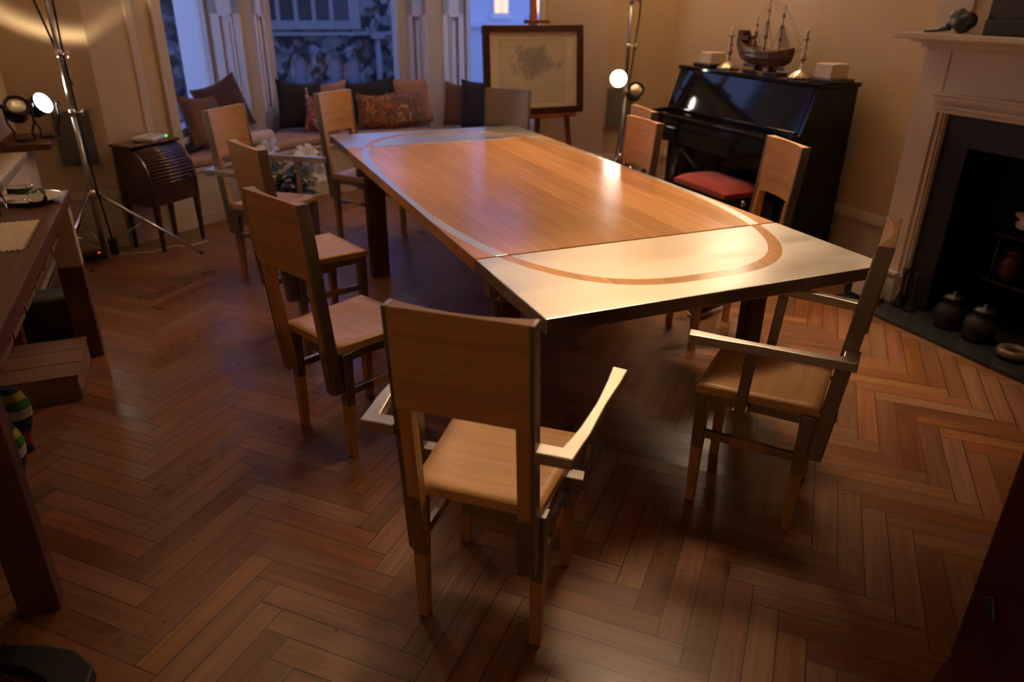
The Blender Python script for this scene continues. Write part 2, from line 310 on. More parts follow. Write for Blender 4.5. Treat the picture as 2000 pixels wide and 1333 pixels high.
MAT = dict(
    floor=herringbone(),
    wall=plain('cream_wall_paint', (0.68, 0.52, 0.34), 0.7, noise_amt=0.04, noise_scale=3),
    trim=plain('off_white_gloss_paint', (0.72, 0.62, 0.50), 0.42),
    ceiling=plain('white_ceiling_paint', (0.80, 0.76, 0.68), 0.9),
    bay=plain('bay_joinery_paint', (0.72, 0.62, 0.52), 0.45),
    oak=wood('chair_oak', (0.48, 0.245, 0.10), (0.64, 0.37, 0.165), 'X', 0.42),
    oak_v=wood('chair_oak_upright', (0.42, 0.20, 0.08), (0.56, 0.30, 0.125), 'Z', 0.42),
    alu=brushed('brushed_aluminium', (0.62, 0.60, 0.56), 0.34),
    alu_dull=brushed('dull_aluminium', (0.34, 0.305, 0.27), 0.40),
    table_wood=table_top_mat('oak_top_with_metal_inlay', False),
    table_metal=table_top_mat('metal_leaf_with_oak_inlay', True),
    table_edge=wood('table_edge_oak', (0.42, 0.18, 0.06), (0.58, 0.28, 0.10), 'Y', 0.35),
    darkwood=wood('dark_mahogany', (0.030, 0.010, 0.005), (0.065, 0.022, 0.010), 'Y', 0.3, coat=0.3),
    midwood=wood('red_brown_wood', (0.085, 0.032, 0.016), (0.15, 0.058, 0.028), 'Y', 0.5, spec=0.3),
    easel=wood('easel_wood', (0.17, 0.042, 0.012), (0.26, 0.075, 0.022), 'Z', 0.4),
    piano=plain('black_piano_lacquer', (0.006, 0.006, 0.007), 0.07, spec=0.3, coat=0.15),
    black=plain('matt_black', (0.010, 0.010, 0.010), 0.5),
    iron=plain('black_iron', (0.012, 0.012, 0.013), 0.45),
    soot=plain('sooty_fireplace', (0.008, 0.007, 0.006), 0.8),
    slate=plain('polished_slate', (0.030, 0.032, 0.034), 0.16, noise_amt=0.1),
    chrome=plain('chrome', (0.75, 0.75, 0.75), 0.16, metal=1),
    steel=plain('stand_steel', (0.45, 0.45, 0.46), 0.28, metal=1),
    silver=plain('tarnished_silver', (0.72, 0.62, 0.52), 0.22, metal=1, bump=0.5, noise_scale=40),
    brass=plain('brass', (0.65, 0.45, 0.18), 0.3, metal=1),
    glass=plain('clear_glass', (0.9, 0.95, 0.93), 0.02, trans=1.0),
    pane=pane_glass(),
    wax=plain('cream_wax', (0.80, 0.66, 0.50), 0.5),
    grey_panel=plain('grey_cloth_panel', (0.135, 0.125, 0.110), 0.8),
    white=plain('white_plastic', (0.75, 0.72, 0.68), 0.35),
    cream_enamel=plain('cream_radiator_enamel', (0.62, 0.52, 0.42), 0.35),
    red=plain('red_stool_velvet', (0.30, 0.014, 0.010), 0.85, sheen=0.3),
    maroon=plain('maroon_cloth', (0.060, 0.004, 0.006), 0.95),
    navy=plain('dark_navy_velvet', (0.018, 0.014, 0.020), 0.9),
    plum=plain('plum_velvet', (0.050, 0.016, 0.018), 0.85, sheen=0.2),
    brown_cush=plain('brown_cushion_cloth', (0.13, 0.060, 0.040), 0.9),
    rose=plain('dusky_rose_cloth', (0.40, 0.20, 0.14), 0.9),
    tan=plain('tan_seat_pad_cloth', (0.42, 0.26, 0.19), 0.85),
    bolster=plain('pale_bolster_cloth', (0.62, 0.48, 0.40), 0.85),
    floral1=floral('red_gold_floral_needlepoint', (0.16, 0.025, 0.020), [(0.36, 0.26, 0.07), (0.20, 0.16, 0.05), (0.42, 0.05, 0.03)], 1.3),
    floral2=floral('teal_red_floral_needlepoint', (0.07, 0.09, 0.09), [(0.42, 0.05, 0.03), (0.45, 0.10, 0.04), (0.55, 0.45, 0.35)], 4.1, 20),
    floral3=floral('pink_red_floral_needlepoint', (0.28, 0.05, 0.05), [(0.55, 0.32, 0.22), (0.10, 0.14, 0.08), (0.50, 0.05, 0.04)], 7.7, 18),
    petal=plain('white_petal', (0.93, 0.92, 0.92), 0.5),
    cream_petal=plain('cream_green_petal', (0.72, 0.74, 0.42), 0.5),
    leaf=plain('dark_leaf', (0.020, 0.055, 0.018), 0.45),
    bluegreen=plain('blue_green_leaf', (0.10, 0.20, 0.17), 0.6),
    frame=plain('dark_brown_frame', (0.040, 0.012, 0.007), 0.3),
    map=map_print(),
    paper=plain('cream_paper', (0.74, 0.62, 0.48), 0.8),
    lace=plain('cream_lace', (0.72, 0.58, 0.42), 0.9, bump=0.6, noise_scale=120),
    china=plain('cream_china', (0.66, 0.56, 0.44), 0.2),
    bottle_green=plain('dark_green_glaze', (0.010, 0.022, 0.008), 0.12, coat=0.6),
    purple=plain('purple_cloth', (0.09, 0.03, 0.10), 0.8),
    hull=wood('ship_hull_wood', (0.060, 0.018, 0.009), (0.13, 0.040, 0.018), 'Y', 0.35),
    mast=plain('mast_dark_wood', (0.05, 0.025, 0.015), 0.5),
    rigging=plain('rigging_thread', (0.16, 0.11, 0.07), 0.8),
    sail=plain('furled_sail_cloth', (0.42, 0.33, 0.24), 0.9),
    stone=stone(), dressed=plain('dressed_limestone', (0.17, 0.17, 0.18), 0.85, noise_amt=0.15, noise_scale=4),
    dark_glass=plain('dark_leaded_glass', (0.02, 0.022, 0.03), 0.25),
    bush=plain('garden_leaves', (0.05, 0.13, 0.03), 0.8),
    asphalt=plain('street_asphalt', (0.05, 0.05, 0.055), 0.9),
    house=plain('pale_street_render', (0.62, 0.66, 0.78), 0.8),
    lit=plain('lit_window_glass', (0.8, 0.6, 0.35), 0.5, emit=(1.0, 0.62, 0.32), estr=1.2),
    lamp_on=plain('lit_lamp_lens', (1, 1, 1), 0.3, emit=(1.0, 0.90, 0.74), estr=30),
    lamp_off=plain('unlit_lamp_lens', (0.75, 0.70, 0.62), 0.12, metal=0.9),
    lamp_body=plain('lamp_housing', (0.030, 0.028, 0.026), 0.35, metal=0.4),
    green_led=plain('green_led', (0.1, 1, 0.2), 0.4, emit=(0.12, 1.0, 0.16), estr=3.0),
    red_led=plain('red_led', (1, 0.05, 0.03), 0.4, emit=(1.0, 0.03, 0.02), estr=2.0),
    sash=plain('white_sash_paint', (0.72, 0.72, 0.78), 0.4),
    stripes=stripes(),
    shoe=plain('charcoal_canvas', (0.035, 0.045, 0.048), 0.85), sole=plain('pale_rubber_sole', (0.55, 0.42, 0.30), 0.6),
    picture=plain('dark_oil_painting', (0.030, 0.018, 0.009), 0.5, noise_amt=0.6, noise_scale=14, bump=0.3),
    bluecloth=plain('blue_grey_carved_stone', (0.055, 0.070, 0.078), 0.5, bump=0.6, noise_scale=14),
    crate=wood('dusty_crate_wood', (0.20, 0.10, 0.055), (0.34, 0.18, 0.11), 'X', 0.6),
    terracotta=plain('dark_red_pot', (0.085, 0.018, 0.012), 0.4),
    jar=plain('dark_stoneware', (0.016, 0.012, 0.010), 0.45),
    bowl=plain('brown_glazed_bowl', (0.16, 0.11, 0.08), 0.35),
)

# ------------------------------------------------------------------ geometry helpers
class MB:
    def __init__(s): s.v = []; s.f = []; s.mi = []; s.sm = []
    def add(s, vs, fs, mi=0, smooth=False):
        k = len(s.v); s.v += [tuple(p) for p in vs]
        for f in fs: s.f.append([k + i for i in f]); s.mi.append(mi); s.sm.append(smooth)
        return s
    def hexa(s, b, t, mi=0):     # 4 bottom points and 4 top points, both counter-clockwise seen from above
        return s.add(list(b) + list(t), [(3, 2, 1, 0), (4, 5, 6, 7), (0, 1, 5, 4), (1, 2, 6, 5), (2, 3, 7, 6), (3, 0, 4, 7)], mi)
    def box(s, x0, x1, y0, y1, z0, z1, mi=0, mat=None):
        b = [(x0, y0, z0), (x1, y0, z0), (x1, y1, z0), (x0, y1, z0)]; t = [(x, y, z1) for x, y, _ in b]
        if mat: b = [mat @ Vector(p) for p in b]; t = [mat @ Vector(p) for p in t]
        return s.hexa(b, t, mi)
    def bar(s, p, q, w, h, upv=(0, 0, 1), mi=0, w2=None, h2=None):
        p, q = Vector(p), Vector(q); d = (q - p).normalized(); u = Vector(upv)
        sd = d.cross(u).normalized(); u = sd.cross(d).normalized()
        w2 = w if w2 is None else w2; h2 = h if h2 is None else h2
        def ring(c, a, b_): return [c - sd*a/2 - u*b_/2, c + sd*a/2 - u*b_/2, c + sd*a/2 + u*b_/2, c - sd*a/2 + u*b_/2]
        r1, r2 = ring(p, w, h), ring(q, w2, h2)
        return s.add(r1 + r2, [(3, 2, 1, 0), (4, 5, 6, 7), (0, 1, 5, 4), (1, 2, 6, 5), (2, 3, 7, 6), (3, 0, 4, 7)], mi)
    def prism(s, poly, z0, z1, mi=0):
        n_ = len(poly); vs = [(x, y, z0) for x, y in poly] + [(x, y, z1) for x, y in poly]
        fs = [tuple(reversed(range(n_))), tuple(range(n_, 2*n_))] + [(i, (i+1) % n_, n_ + (i+1) % n_, n_ + i) for i in range(n_)]
        return s.add(vs, fs, mi)
    def tube(s, pts, r, seg=10, mi=0, cap=True, radii=None):
        pts = [Vector(p) for p in pts]; n_ = len(pts); vs = []; fs = []
        prev = None
        for i, p in enumerate(pts):
            d = (pts[min(i+1, n_-1)] - pts[max(i-1, 0)]).normalized()
            if prev is None:
                a = d.orthogonal().normalized()
            else:
                a = (prev - d*prev.dot(d)).normalized()
            prev = a; b_ = d.cross(a); rr = radii[i] if radii else r
            vs += [p + (a*math.cos(2*PI*k/seg) + b_*math.sin(2*PI*k/seg))*rr for k in range(seg)]
        for i in range(n_-1):
            for k in range(seg):
                fs.append((i*seg+k, i*seg+(k+1) % seg, (i+1)*seg+(k+1) % seg, (i+1)*seg+k))
        s.add(vs, fs, mi, True)
        if cap:
            s.add(vs[:seg], [tuple(reversed(range(seg)))], mi); s.add(vs[-seg:], [tuple(range(seg))], mi)
        return s
    def lathe(s, prof, seg=24, mi=0, mat=None, smooth=True):
        vs = []; fs = []
        for r, z in prof:
            for k in range(seg):
                p = Vector((r*math.cos(2*PI*k/seg), r*math.sin(2*PI*k/seg), z)); vs.append(mat @ p if mat else p)
        for i in range(len(prof)-1):
            for k in range(seg): fs.append((i*seg+k, i*seg+(k+1) % seg, (i+1)*seg+(k+1) % seg, (i+1)*seg+k))
        s.add(vs, fs, mi, smooth)
        s.add(vs[:seg], [tuple(reversed(range(seg)))], mi); s.add(vs[-seg:], [tuple(range(seg))], mi)
        return s
    def ball(s, c, r, sc=(1, 1, 1), seg=16, rings=10, mi=0, jit=0.0, rot=None):
        vs = []; fs = []
        for i in range(rings+1):
            t = PI*i/rings
            for k in range(seg):
                a = 2*PI*k/seg; p = Vector((math.sin(t)*math.cos(a), math.sin(t)*math.sin(a), math.cos(t)))
                q = 1 + (jit*noise.noise(p*2.3 + Vector(c)*7) if jit else 0)
                p = Vector((p.x*sc[0], p.y*sc[1], p.z*sc[2]))*r*q
                if rot: p = rot @ p
                vs.append(p + Vector(c))
        for i in range(rings):
            for k in range(seg): fs.append((i*seg+k, (i+1)*seg+k, (i+1)*seg+(k+1) % seg, i*seg+(k+1) % seg))
        return s.add(vs, fs, mi, True)
    def build(s, name, mats, parent=None, bevel=0, seg=2, loc=None, rot=None):
        me = bpy.data.meshes.new(name); me.from_pydata([tuple(p) for p in s.v], [], s.f)
        if not isinstance(mats, (list, tuple)): mats = [mats]
        for m in mats: me.materials.append(MAT[m] if isinstance(m, str) else m)
        me.polygons.foreach_set('material_index', s.mi); me.polygons.foreach_set('use_smooth', s.sm)
        bm = bmesh.new(); bm.from_mesh(me); bmesh.ops.remove_doubles(bm, verts=bm.verts, dist=1e-6)
        bmesh.ops.recalc_face_normals(bm, faces=bm.faces); bm.to_mesh(me); bm.free(); me.update()
        o = bpy.data.objects.new(name, me); COL.objects.link(o)
        if parent: o.parent = parent
        if loc: o.location = loc
        if rot: o.rotation_euler = rot
        if bevel:
            md = o.modifiers.new('bevel', 'BEVEL'); md.width = bevel; md.segments = seg; md.limit_method = 'ANGLE'; md.angle_limit = 0.7
            md.harden_normals = False
        return o
def tag(o, label=None, cat=None, group=None, kind=None):
    if label: o['label'] = label
    if cat: o['category'] = cat
    if group: o['group'] = group
    if kind: o['kind'] = kind
    return o
def thing(name, label, cat, loc=(0, 0, 0), rz=0, group=None):
    o = bpy.data.objects.new(name, None); COL.objects.link(o); o.location = loc; o.rotation_euler = (0, 0, rz); o.empty_display_size = 0.1
    return tag(o, label, cat, group)
def struct(mb, name, mats, bevel=0, parent=None):
    o = mb.build(name, mats, parent, bevel)
    if not parent: o['kind'] = 'structure'
    return o
def copy_tree(o, parent=None):
    c = o.copy(); COL.objects.link(c)
    if parent: c.parent = parent
    for ch in [q for q in list(bpy.data.objects) if q.parent == o]: copy_tree(ch, c)
    return c
def pillow_mb(w, h, t, mi=0, n_=14, sag=0.0, pinch=0.18):
    """a puffed cushion standing in the XZ plane, its bottom edge at z=0"""
    mb = MB(); vs = []
    for side in (1, -1):
        for i in range(n_+1):
            for j in range(n_+1):
                u, v = 2*i/n_-1, 2*j/n_-1
                bulge = max(0, (1-u**4)*(1-v**4))**0.6
                cr = 1 - pinch*(1-u*u)*abs(v)**6*0.35; ch = 1 - pinch*(1-v*v)*abs(u)**6*0.35
                x = u*w/2*ch; z = h/2 + v*h/2*cr - sag*(1-u*u)*(v+1)/2
                y = side*t/2*bulge + 0.006*noise.noise(Vector((x*12, z*12, side*3+w*9)))
                vs.append((x, y, z))
    N = (n_+1)
    fs = []
    for sd in (0, 1):
        for i in range(n_):
            for j in range(n_):
                a = sd*N*N + i*N + j; q = (a, a+1, a+N+1, a+N)
                fs.append(q)
    # rim
    idx = [i*N for i in range(N)] + [n_*N + j for j in range(1, N)] + [i*N + n_ for i in range(n_-1, -1, -1)] + [j for j in range(n_-1, 0, -1)]
    for a, b_ in zip(idx, idx[1:] + idx[:1]): fs.append((a, b_, b_ + N*N, a + N*N))
    mb.add(vs, fs, mi, True)
    return mb

# ------------------------------------------------------------------ the room
XL, XR, YB, YN = -1.0, 3.88, 5.6, -1.6
mb = MB(); mb.box(XL-0.1, 4.3, YN-0.1, 7.35, -0.06, 0.0); struct(mb, 'floor', 'floor')
mb = MB(); mb.box(XL-0.1, 4.3, YN-0.1, 7.6, CEIL, CEIL+0.1); struct(mb, 'ceiling', 'ceiling')
mb = MB(); mb.box(XL-0.12, XL, YN-0.1, YB+0.1, 0, CEIL); struct(mb, 'wall_left', 'wall')
mb = MB(); mb.box(XL-0.12, 4.3, YN-0.12, YN, 0, CEIL); struct(mb, 'wall_near', 'wall')
# right wall with the chimney breast and its fire opening
BX, BY0, BY1 = 3.70, 1.14, 3.02       # breast face, its two ends
OY0, OY1, OZ = 1.40, 2.76, 1.086      # fire opening
mb = MB()
mb.box(XR, XR+0.4, BY1, YB+0.3, 0, CEIL); mb.box(XR, XR+0.4, YN, BY0, 0, CEIL)
mb.box(BX, XR+0.4, OY1, BY1, 0, CEIL); mb.box(BX, XR+0.4, BY0, OY0, 0, CEIL); mb.box(BX, XR+0.4, OY0, OY1, OZ, CEIL)
struct(mb, 'wall_right', 'wall')
# far wall with the splayed cheeks of the bay
mb = MB(); mb.prism([(XL, YB), (-0.5, YB), (-0.06, 5.93), (-0.16, 6.04), (-0.36, 6.1), (XL-0.1, 6.1)][::1], 0, CEIL)
struct(mb, 'wall_far_left', 'wall')
mb = MB(); mb.prism([(3.24, YB), (XR+0.02, YB), (XR+0.02, 6.1), (3.1, 6.1), (2.90, 6.04), (2.80, 5.93)], 0, CEIL)
struct(mb, 'wall_far_right', 'wall')
def cheek_trim(name, x0, y0, x1, y1, t=0.018):
    mb = MB(); d = Vector((x1-x0, y1-y0, 0)).normalized(); nrm = Vector((d.y, -d.x, 0))
    for f0, f1, k in ((0.52, 0.62, 0.6), (0.86, 1.0, 1.4)):
        p = Vector((x0, y0, 0)).lerp(Vector((x1, y1, 0)), (f0+f1)/2); w = (f1-f0)*(Vector((x1-x0, y1-y0)).length)
        mb.bar(p + nrm*t*k/2, p + nrm*t*k/2 + Vector((0, 0, CEIL)), w, t*k, upv=nrm)
    struct(mb, name, 'trim', 0.004)
cheek_trim('trim_1', -0.5, 5.6, -0.06, 5.93)
mb = MB(); mb.bar((2.80, 5.925, 0), (2.80, 5.925, CEIL), 0.07, 0.04, upv=(0.6, -0.8, 0)); struct(mb, 'trim_2', 'trim', 0.006)
# skirting boards
def skirting(name, pts, h=0.395):
    mb = MB()
    for (x0, y0), (x1, y1) in zip(pts, pts[1:]):
        a, b_ = Vector((x0, y0, 0)), Vector((x1, y1, 0)); d = (b_-a).normalized(); nr = Vector((d.y, -d.x, 0))
        for z0, z1, t in ((0, 0.235, 0.030), (0.235, 0.262, 0.024), (0.262, h-0.055, 0.018), (h-0.055, h-0.032, 0.036), (h-0.032, h-0.014, 0.028), (h-0.014, h, 0.016)):
            A = [a, b_, b_ + nr*t, a + nr*t]
            mb.hexa([(p.x, p.y, z0) for p in A], [(p.x, p.y, z1) for p in A])
    struct(mb, name, 'trim', 0.003)
skirting('baseboard_right', [(XR, 3.02), (XR, YB)][::-1])
skirting('baseboard_near_right', [(XR, YN), (XR, BY0)][::-1])
skirting('baseboard_far_right', [(2.86, 5.885), (3.24, YB), (XR, YB)])
skirting('baseboard_far_left', [(XL, YB), (-0.5, YB), (-0.07, 5.92)])
skirting('baseboard_left', [(XL, YN), (XL, YB)])
# bay: piers between the three windows, dado below the sills, head above
SILL, HEAD_Z = 0.62, 2.75
def shutter(mb, p, q, z0=0.56, z1=HEAD_Z, mi=0):
    """panelled shutter leaf standing on the line p-q (its room face to the right of p->q)"""
    p, q = Vector((p[0], p[1], 0)), Vector((q[0], q[1], 0)); d = (q-p); L = d.length; d.normalize(); nr = Vector((d.y, -d.x, 0))
    def slab(a0, a1, za, zb, t0, t1):
        P = [p + d*a0 + nr*t0, p + d*a1 + nr*t0, p + d*a1 + nr*t1, p + d*a0 + nr*t1]
        mb.hexa([(v.x, v.y, za) for v in P], [(v.x, v.y, zb) for v in P], mi)
    fw = L*0.25
    slab(0, L, z0, z1, -0.03, 0.0)
    for zz0, zz1 in ((z0, z0+0.12), (1.46, 1.62), (z1-0.15, z1)): slab(0, L, zz0, zz1, 0, 0.012)
    slab(0, fw, z0, z1, 0, 0.012); slab(L-fw, L, z0, z1, 0, 0.012)
    for zz0, zz1 in ((z0+0.12, 1.46), (1.62, z1-0.15)):
        slab(fw, L-fw, zz0, zz0+0.02, 0, 0.02); slab(fw, L-fw, zz1-0.02, zz1, 0, 0.02)
        slab(fw, fw+0.014, zz0, zz1, 0, 0.02); slab(L-fw-0.014, L-fw, zz0, zz1, 0, 0.02)
        slab(fw+L*0.16, L-fw-L*0.16, zz0+0.06, zz1-0.06, 0, 0.007)
NL0, NL1 = (0.535, 6.95), (0.630, 6.95)      # left pier nose
NR0, NR1 = (2.127, 6.95), (2.274, 6.95)      # right pier nose
SL, SR = (0.304, 7.10), (2.525, 7.10)        # far ends of the splayed shutters of the side windows
CLs, CRs = (0.735, 7.20), (2.029, 7.20)
mb = MB()
mb.prism([SL, NL0, NL1, CLs, (0.78, 7.23), (0.78, 7.5), (0.26, 7.5), (0.20, 7.2)], 0, CEIL)
shutter(mb, (SL[0]+0.01, SL[1]-0.012), (NL0[0]-0.005, NL0[1]-0.006)); shutter(mb, NL1, CLs)
struct(mb, 'trim_3', 'bay')
mb = MB()
mb.prism([CRs, NR0, NR1, SR, (2.62, 7.2), (2.56, 7.5), (1.944, 7.5), (1.944, 7.23)], 0, CEIL)
shutter(mb, CRs, NR0); shutter(mb, NR1, SR)
struct(mb, 'trim_4', 'bay')
def window(name, p, q, sill=SILL, head=HEAD_Z, fr=0.045, rail=1.72):
    """sash window on the line p-q, its room face to the right of p->q"""
    p, q = Vector((p[0], p[1], 0)), Vector((q[0], q[1], 0)); d = (q-p); L = d.length; d.normalize(); nr = Vector((d.y, -d.x, 0))
    mb = MB()
    def slab(m_, a0, a1, za, zb, t0, t1):
        P = [p + d*a0 + nr*t0, p + d*a1 + nr*t0, p + d*a1 + nr*t1, p + d*a0 + nr*t1]
        m_.hexa([(v.x, v.y, za) for v in P], [(v.x, v.y, zb) for v in P])
    slab(mb, 0, fr, sill, head, -0.03, 0.02); slab(mb, L-fr, L, sill, head, -0.03, 0.02)
    slab(mb, 0, L, sill, sill+0.06, -0.03, 0.02); slab(mb, 0, L, head-0.06, head, -0.03, 0.02); slab(mb, 0, L, rail, rail+0.035, -0.03, 0.02)
    fr_o = struct(mb, name, 'sash', 0.003)
    g = MB(); slab(g, fr, L-fr, sill+0.05, head-0.05, -0.006, -0.002)
    g.build('window_pane', 'pane', fr_o)
    # dado, sill board and head of the bay wall
    mb = MB(); slab(mb, -0.1, L+0.1, 0, sill-0.03, -0.22, 0.0); slab(mb, -0.02, L+0.02, sill-0.03, sill, -0.22, 0.06); slab(mb, -0.1, L+0.1, head, CEIL, -0.22, 0.02)
    struct(mb, 'wall_' + {'window_1': 'bay_left', 'window_2': 'bay_middle', 'window_3': 'bay_right'}[name], 'bay')
window('window_1', (-0.13, 5.99), (0.26, 7.13))
window('window_2', (0.76, 7.25), (1.964, 7.25))
window('window_3', (2.56, 7.13), (2.87, 6.03))
# outer window reveals of pale painted stone that catch the dusk sky
mb = MB()
mb.prism([(0.262, 7.16), (0.04, 7.32), (0.06, 7.42), (0.26, 7.5)], 0, CEIL); struct(mb, 'trim_5', 'sash')

# built-in window seat following the bay
front = [(-0.04, 5.93), (0.145, 6.05), (0.50, 6.31), (0.855, 6.53), (1.10, 6.65), (1.37, 6.70), (1.64, 6.65), (1.90, 6.52), (2.25, 6.30), (2.60, 6.05), (2.78, 5.93)]
back = [(2.82, 6.05), (2.50, 7.08), (2.25, 6.94), (2.00, 7.24), (1.37, 7.24), (0.78, 7.24), (0.60, 6.94), (0.30, 7.08), (-0.10, 6.03)]
def offset_front(d): return [(x + (1.37-x)*0.0, y - d) for x, y in front]
mb = MB(); mb.prism(front + back, 0, 0.40); struct(mb, 'trim_6', 'trim')
mb = MB(); mb.prism(offset_front(0.025) + back, 0.40, 0.43); mb.prism(offset_front(0.012), 0.36, 0.40) if False else None
struct(mb, 'trim_7', 'trim', 0.006)
mb = MB()
for z0, z1, t in ((0.0, 0.09, 0.015), (0.365, 0.385, 0.012), (0.105, 0.118, 0.008)):
    P = offset_front(t); mb.prism(P + [(x, y + 0.01) for x, y in reversed(front)], z0, z1)
struct(mb, 'trim_8', 'trim', 0.002)

# invented fixtures, out of view, for the added ceiling spots
for i, (x, y) in enumerate(ADDED_DOWNLIGHTS):
    f = MB(); M4 = Matrix.Translation((x, y, CEIL)); f.lathe([(0.15, 0.0), (0.15, -0.012), (0.125, -0.018), (0.118, -0.006), (0.118, 0.0)], 28, mat=M4)
    o = f.build('added_ceiling_light', 'white'); tag(o, 'added round white downlight out of view above the ' + ['middle of the table', 'right side of the table', 'far end of the table', 'left row of chairs'][i], 'ceiling light')

# ------------------------------------------------------------------ outside: the street at dusk
mb = MB(); mb.box(-12, 16, 7.6, 40, -1.35, -1.25); struct(mb, 'ground_street', 'asphalt')
ch = thing('church', 'grey flint church wall with a mullioned window and small pointed arches across the street', 'building', (0, 14, 0))
mb = MB(); mb.box(-9, 4.9, 0, 0.6, -1.3, 2.95); mb.build('wall', 'stone', ch)
mb = MB(); mb.box(0.9, 3.05, -0.09, 0.02, 1.08, 1.22); mb.box(0.6, 4.9, -0.06, 0.02, 0.98, 1.04)
mb.box(2.86, 3.05, -0.07, 0.02, 1.2, 2.7); mb.box(0.9, 1.08, -0.07, 0.02, 1.2, 2.7)
for k in range(1, 6): mb.box(1.08 + k*0.297 - 0.035, 1.08 + k*0.297 + 0.035, -0.06, 0.02, 1.2, 2.7)
mb.box(1.0, 2.95, -0.06, 0.02, 2.1, 2.16); mb.box(0.9, 3.05, -0.09, 0.02, 2.6, 2.75)
fw_ = mb.build('window_surround', 'dressed', ch)
mb = MB(); mb.box(1.08, 2.87, -0.02, 0.01, 1.2, 2.6); mb.build('leaded_glass', 'dark_glass', fw_)
for cx, w in ((1.95, 0.30), (2.55, 0.30), (2.88, 0.30)):
    def arch(r, z0=0.10, zt=0.50):
        P = [(-r, z0)] + [(-r, zt)] + [(-r + r*2*(1-math.cos(t))*0.5, zt + math.sin(t)*r*1.35) for t in [PI/2*k/6 for k in range(1, 7)]]
        return P + [(-x, z) for x, z in reversed(P[:-1])]
    mb = MB()
    out, inn = arch(0.17, 0.05), arch(0.115, 0.05)
    n_ = len(out); vs = [(cx + x, -0.08, z) for x, z in out] + [(cx + x, -0.08, z) for x, z in inn] + [(cx + x, 0.02, z) for x, z in out] + [(cx + x, 0.02, z) for x, z in inn]
    fs = []
    for i in range(n_-1): fs += [(i, i+1, n_+i+1, n_+i), (i, 2*n_+i, 2*n_+i+1, i+1), (n_+i, n_+i+1, 3*n_+i+1, 3*n_+i)]
    mb.add(vs, fs); a_ = mb.build('arch', 'stone', ch)
    mb = MB(); mb.add([(cx + x, -0.01, z) for x, z in inn], [tuple(range(n_))]); mb.build('arch_panel', plain('weathered_arch_panel', (0.13, 0.15, 0.19), 0.8) if cx < 2 else bpy.data.materials['weathered_arch_panel'], a_)
mb = MB(); mb.tube([(3.33, -0.10, -0.5), (3.33, -0.10, 0.95)], 0.05); mb.box(3.22, 3.44, -0.18, -0.02, 0.93, 1.03); mb.build('drainpipe', 'dressed', ch)
ho = thing('terraced_house', 'pale rendered house with warm lit windows seen past the map easel', 'building', (0, 17, 0))
mb = MB(); mb.box(5.6, 13.5, 0, 0.6, -1.3, 7); mb.box(5.6, 13.5, -0.12, 0, 1.0, 1.12); mb.build('wall', 'house', ho)
for k in range(5):
    x0 = 6.75 + k*0.95
    mb = MB(); mb.box(x0, x0+0.42, -0.03, 0.01, 1.25, 3.0); mb.box(x0-0.06, x0+0.48, -0.06, 0.01, 1.17, 1.25); w_ = mb.build('window', 'sash', ho)
    mb = MB(); mb.box(x0+0.05, x0+0.2, -0.045, -0.035, 1.3, 2.9); mb.box(x0+0.23, x0+0.37, -0.045, -0.035, 1.3, 2.9); mb.build('pane', 'lit', w_)
def bush(x, y, z, r, label):
    mb = MB()
    for k in range(260):
        th, ph = random.uniform(0, 2*PI), random.uniform(0, PI/2); rr = r*random.uniform(0.6, 1)
        c = Vector((x + math.cos(th)*math.sin(ph)*rr, y + math.sin(th)*math.sin(ph)*rr*0.6, z + math.cos(ph)*rr))
        a = Vector((random.uniform(-1, 1), random.uniform(-1, 1), random.uniform(-1, 1))).normalized(); b_ = a.orthogonal().normalized(); s_ = r*0.14
        mb.add([c - a*s_, c + b_*s_*0.5, c + a*s_, c - b_*s_*0.5], [(0, 1, 2, 3)])
    for k in range(5): mb.tube([(x + k*0.05 - 0.1, y, -1.25), (x + (k-2)*r*0.3, y, z + r*0.6)], 0.02, 5)
    tag(mb.build('garden_bush', 'bush'), label, 'bush')
bush(3.35, 13.0, -0.15, 0.42, 'green garden bush in front of the church wall, right edge of the middle window')
bush(2.55, 12.7, -0.55, 0.30, 'low green garden bush in front of the church arches')

# ------------------------------------------------------------------ dining table
TX0, TX1, TY0, TY1, TZ = 0.883, 2.262, 1.795, 5.215, 0.74
table = thing('dining_table', 'long oak dining table with brushed metal end leaves and an oval inlay', 'table', (TABLE_C[0], TABLE_C[1], 0))
def T(x, y): return x - TABLE_C[0], y - TABLE_C[1]
def slab_part(name, y0, y1, mats, z0, z1, bev=0.004, inset=0.0):
    mb = MB(); a, b_ = T(TX0 + inset, y0), T(TX1 - inset, y1); mb.box(a[0], b_[0], a[1], b_[1], z0, z1)
    mb.mi = [1]*6; mb.mi[1] = 0
    return mb.build(name, mats, table, bev, 2)
S1, S2 = 2.392, 4.692
slab_part('tabletop', S1 + 0.004, S2 - 0.004, ['table_wood', 'table_edge'], TZ-0.055, TZ)
slab_part('near_leaf', TY0, S1 - 0.004, ['table_metal', 'alu_dull'], TZ-0.050, TZ, 0.005)
slab_part('far_leaf', S2 + 0.004, TY1, ['table_metal', 'alu_dull'], TZ-0.050, TZ, 0.005)
mb = MB()
for x in (-0.42, 0.42): mb.box(x-0.03, x+0.03, -1.35, 1.35, TZ-0.11, TZ-0.056)
for y in (-1.0, 1.0): mb.box(-0.55, 0.55, y-0.03, y+0.03, TZ-0.115, TZ-0.057)
mb.build('under_frame', 'midwood', table, 0.003)
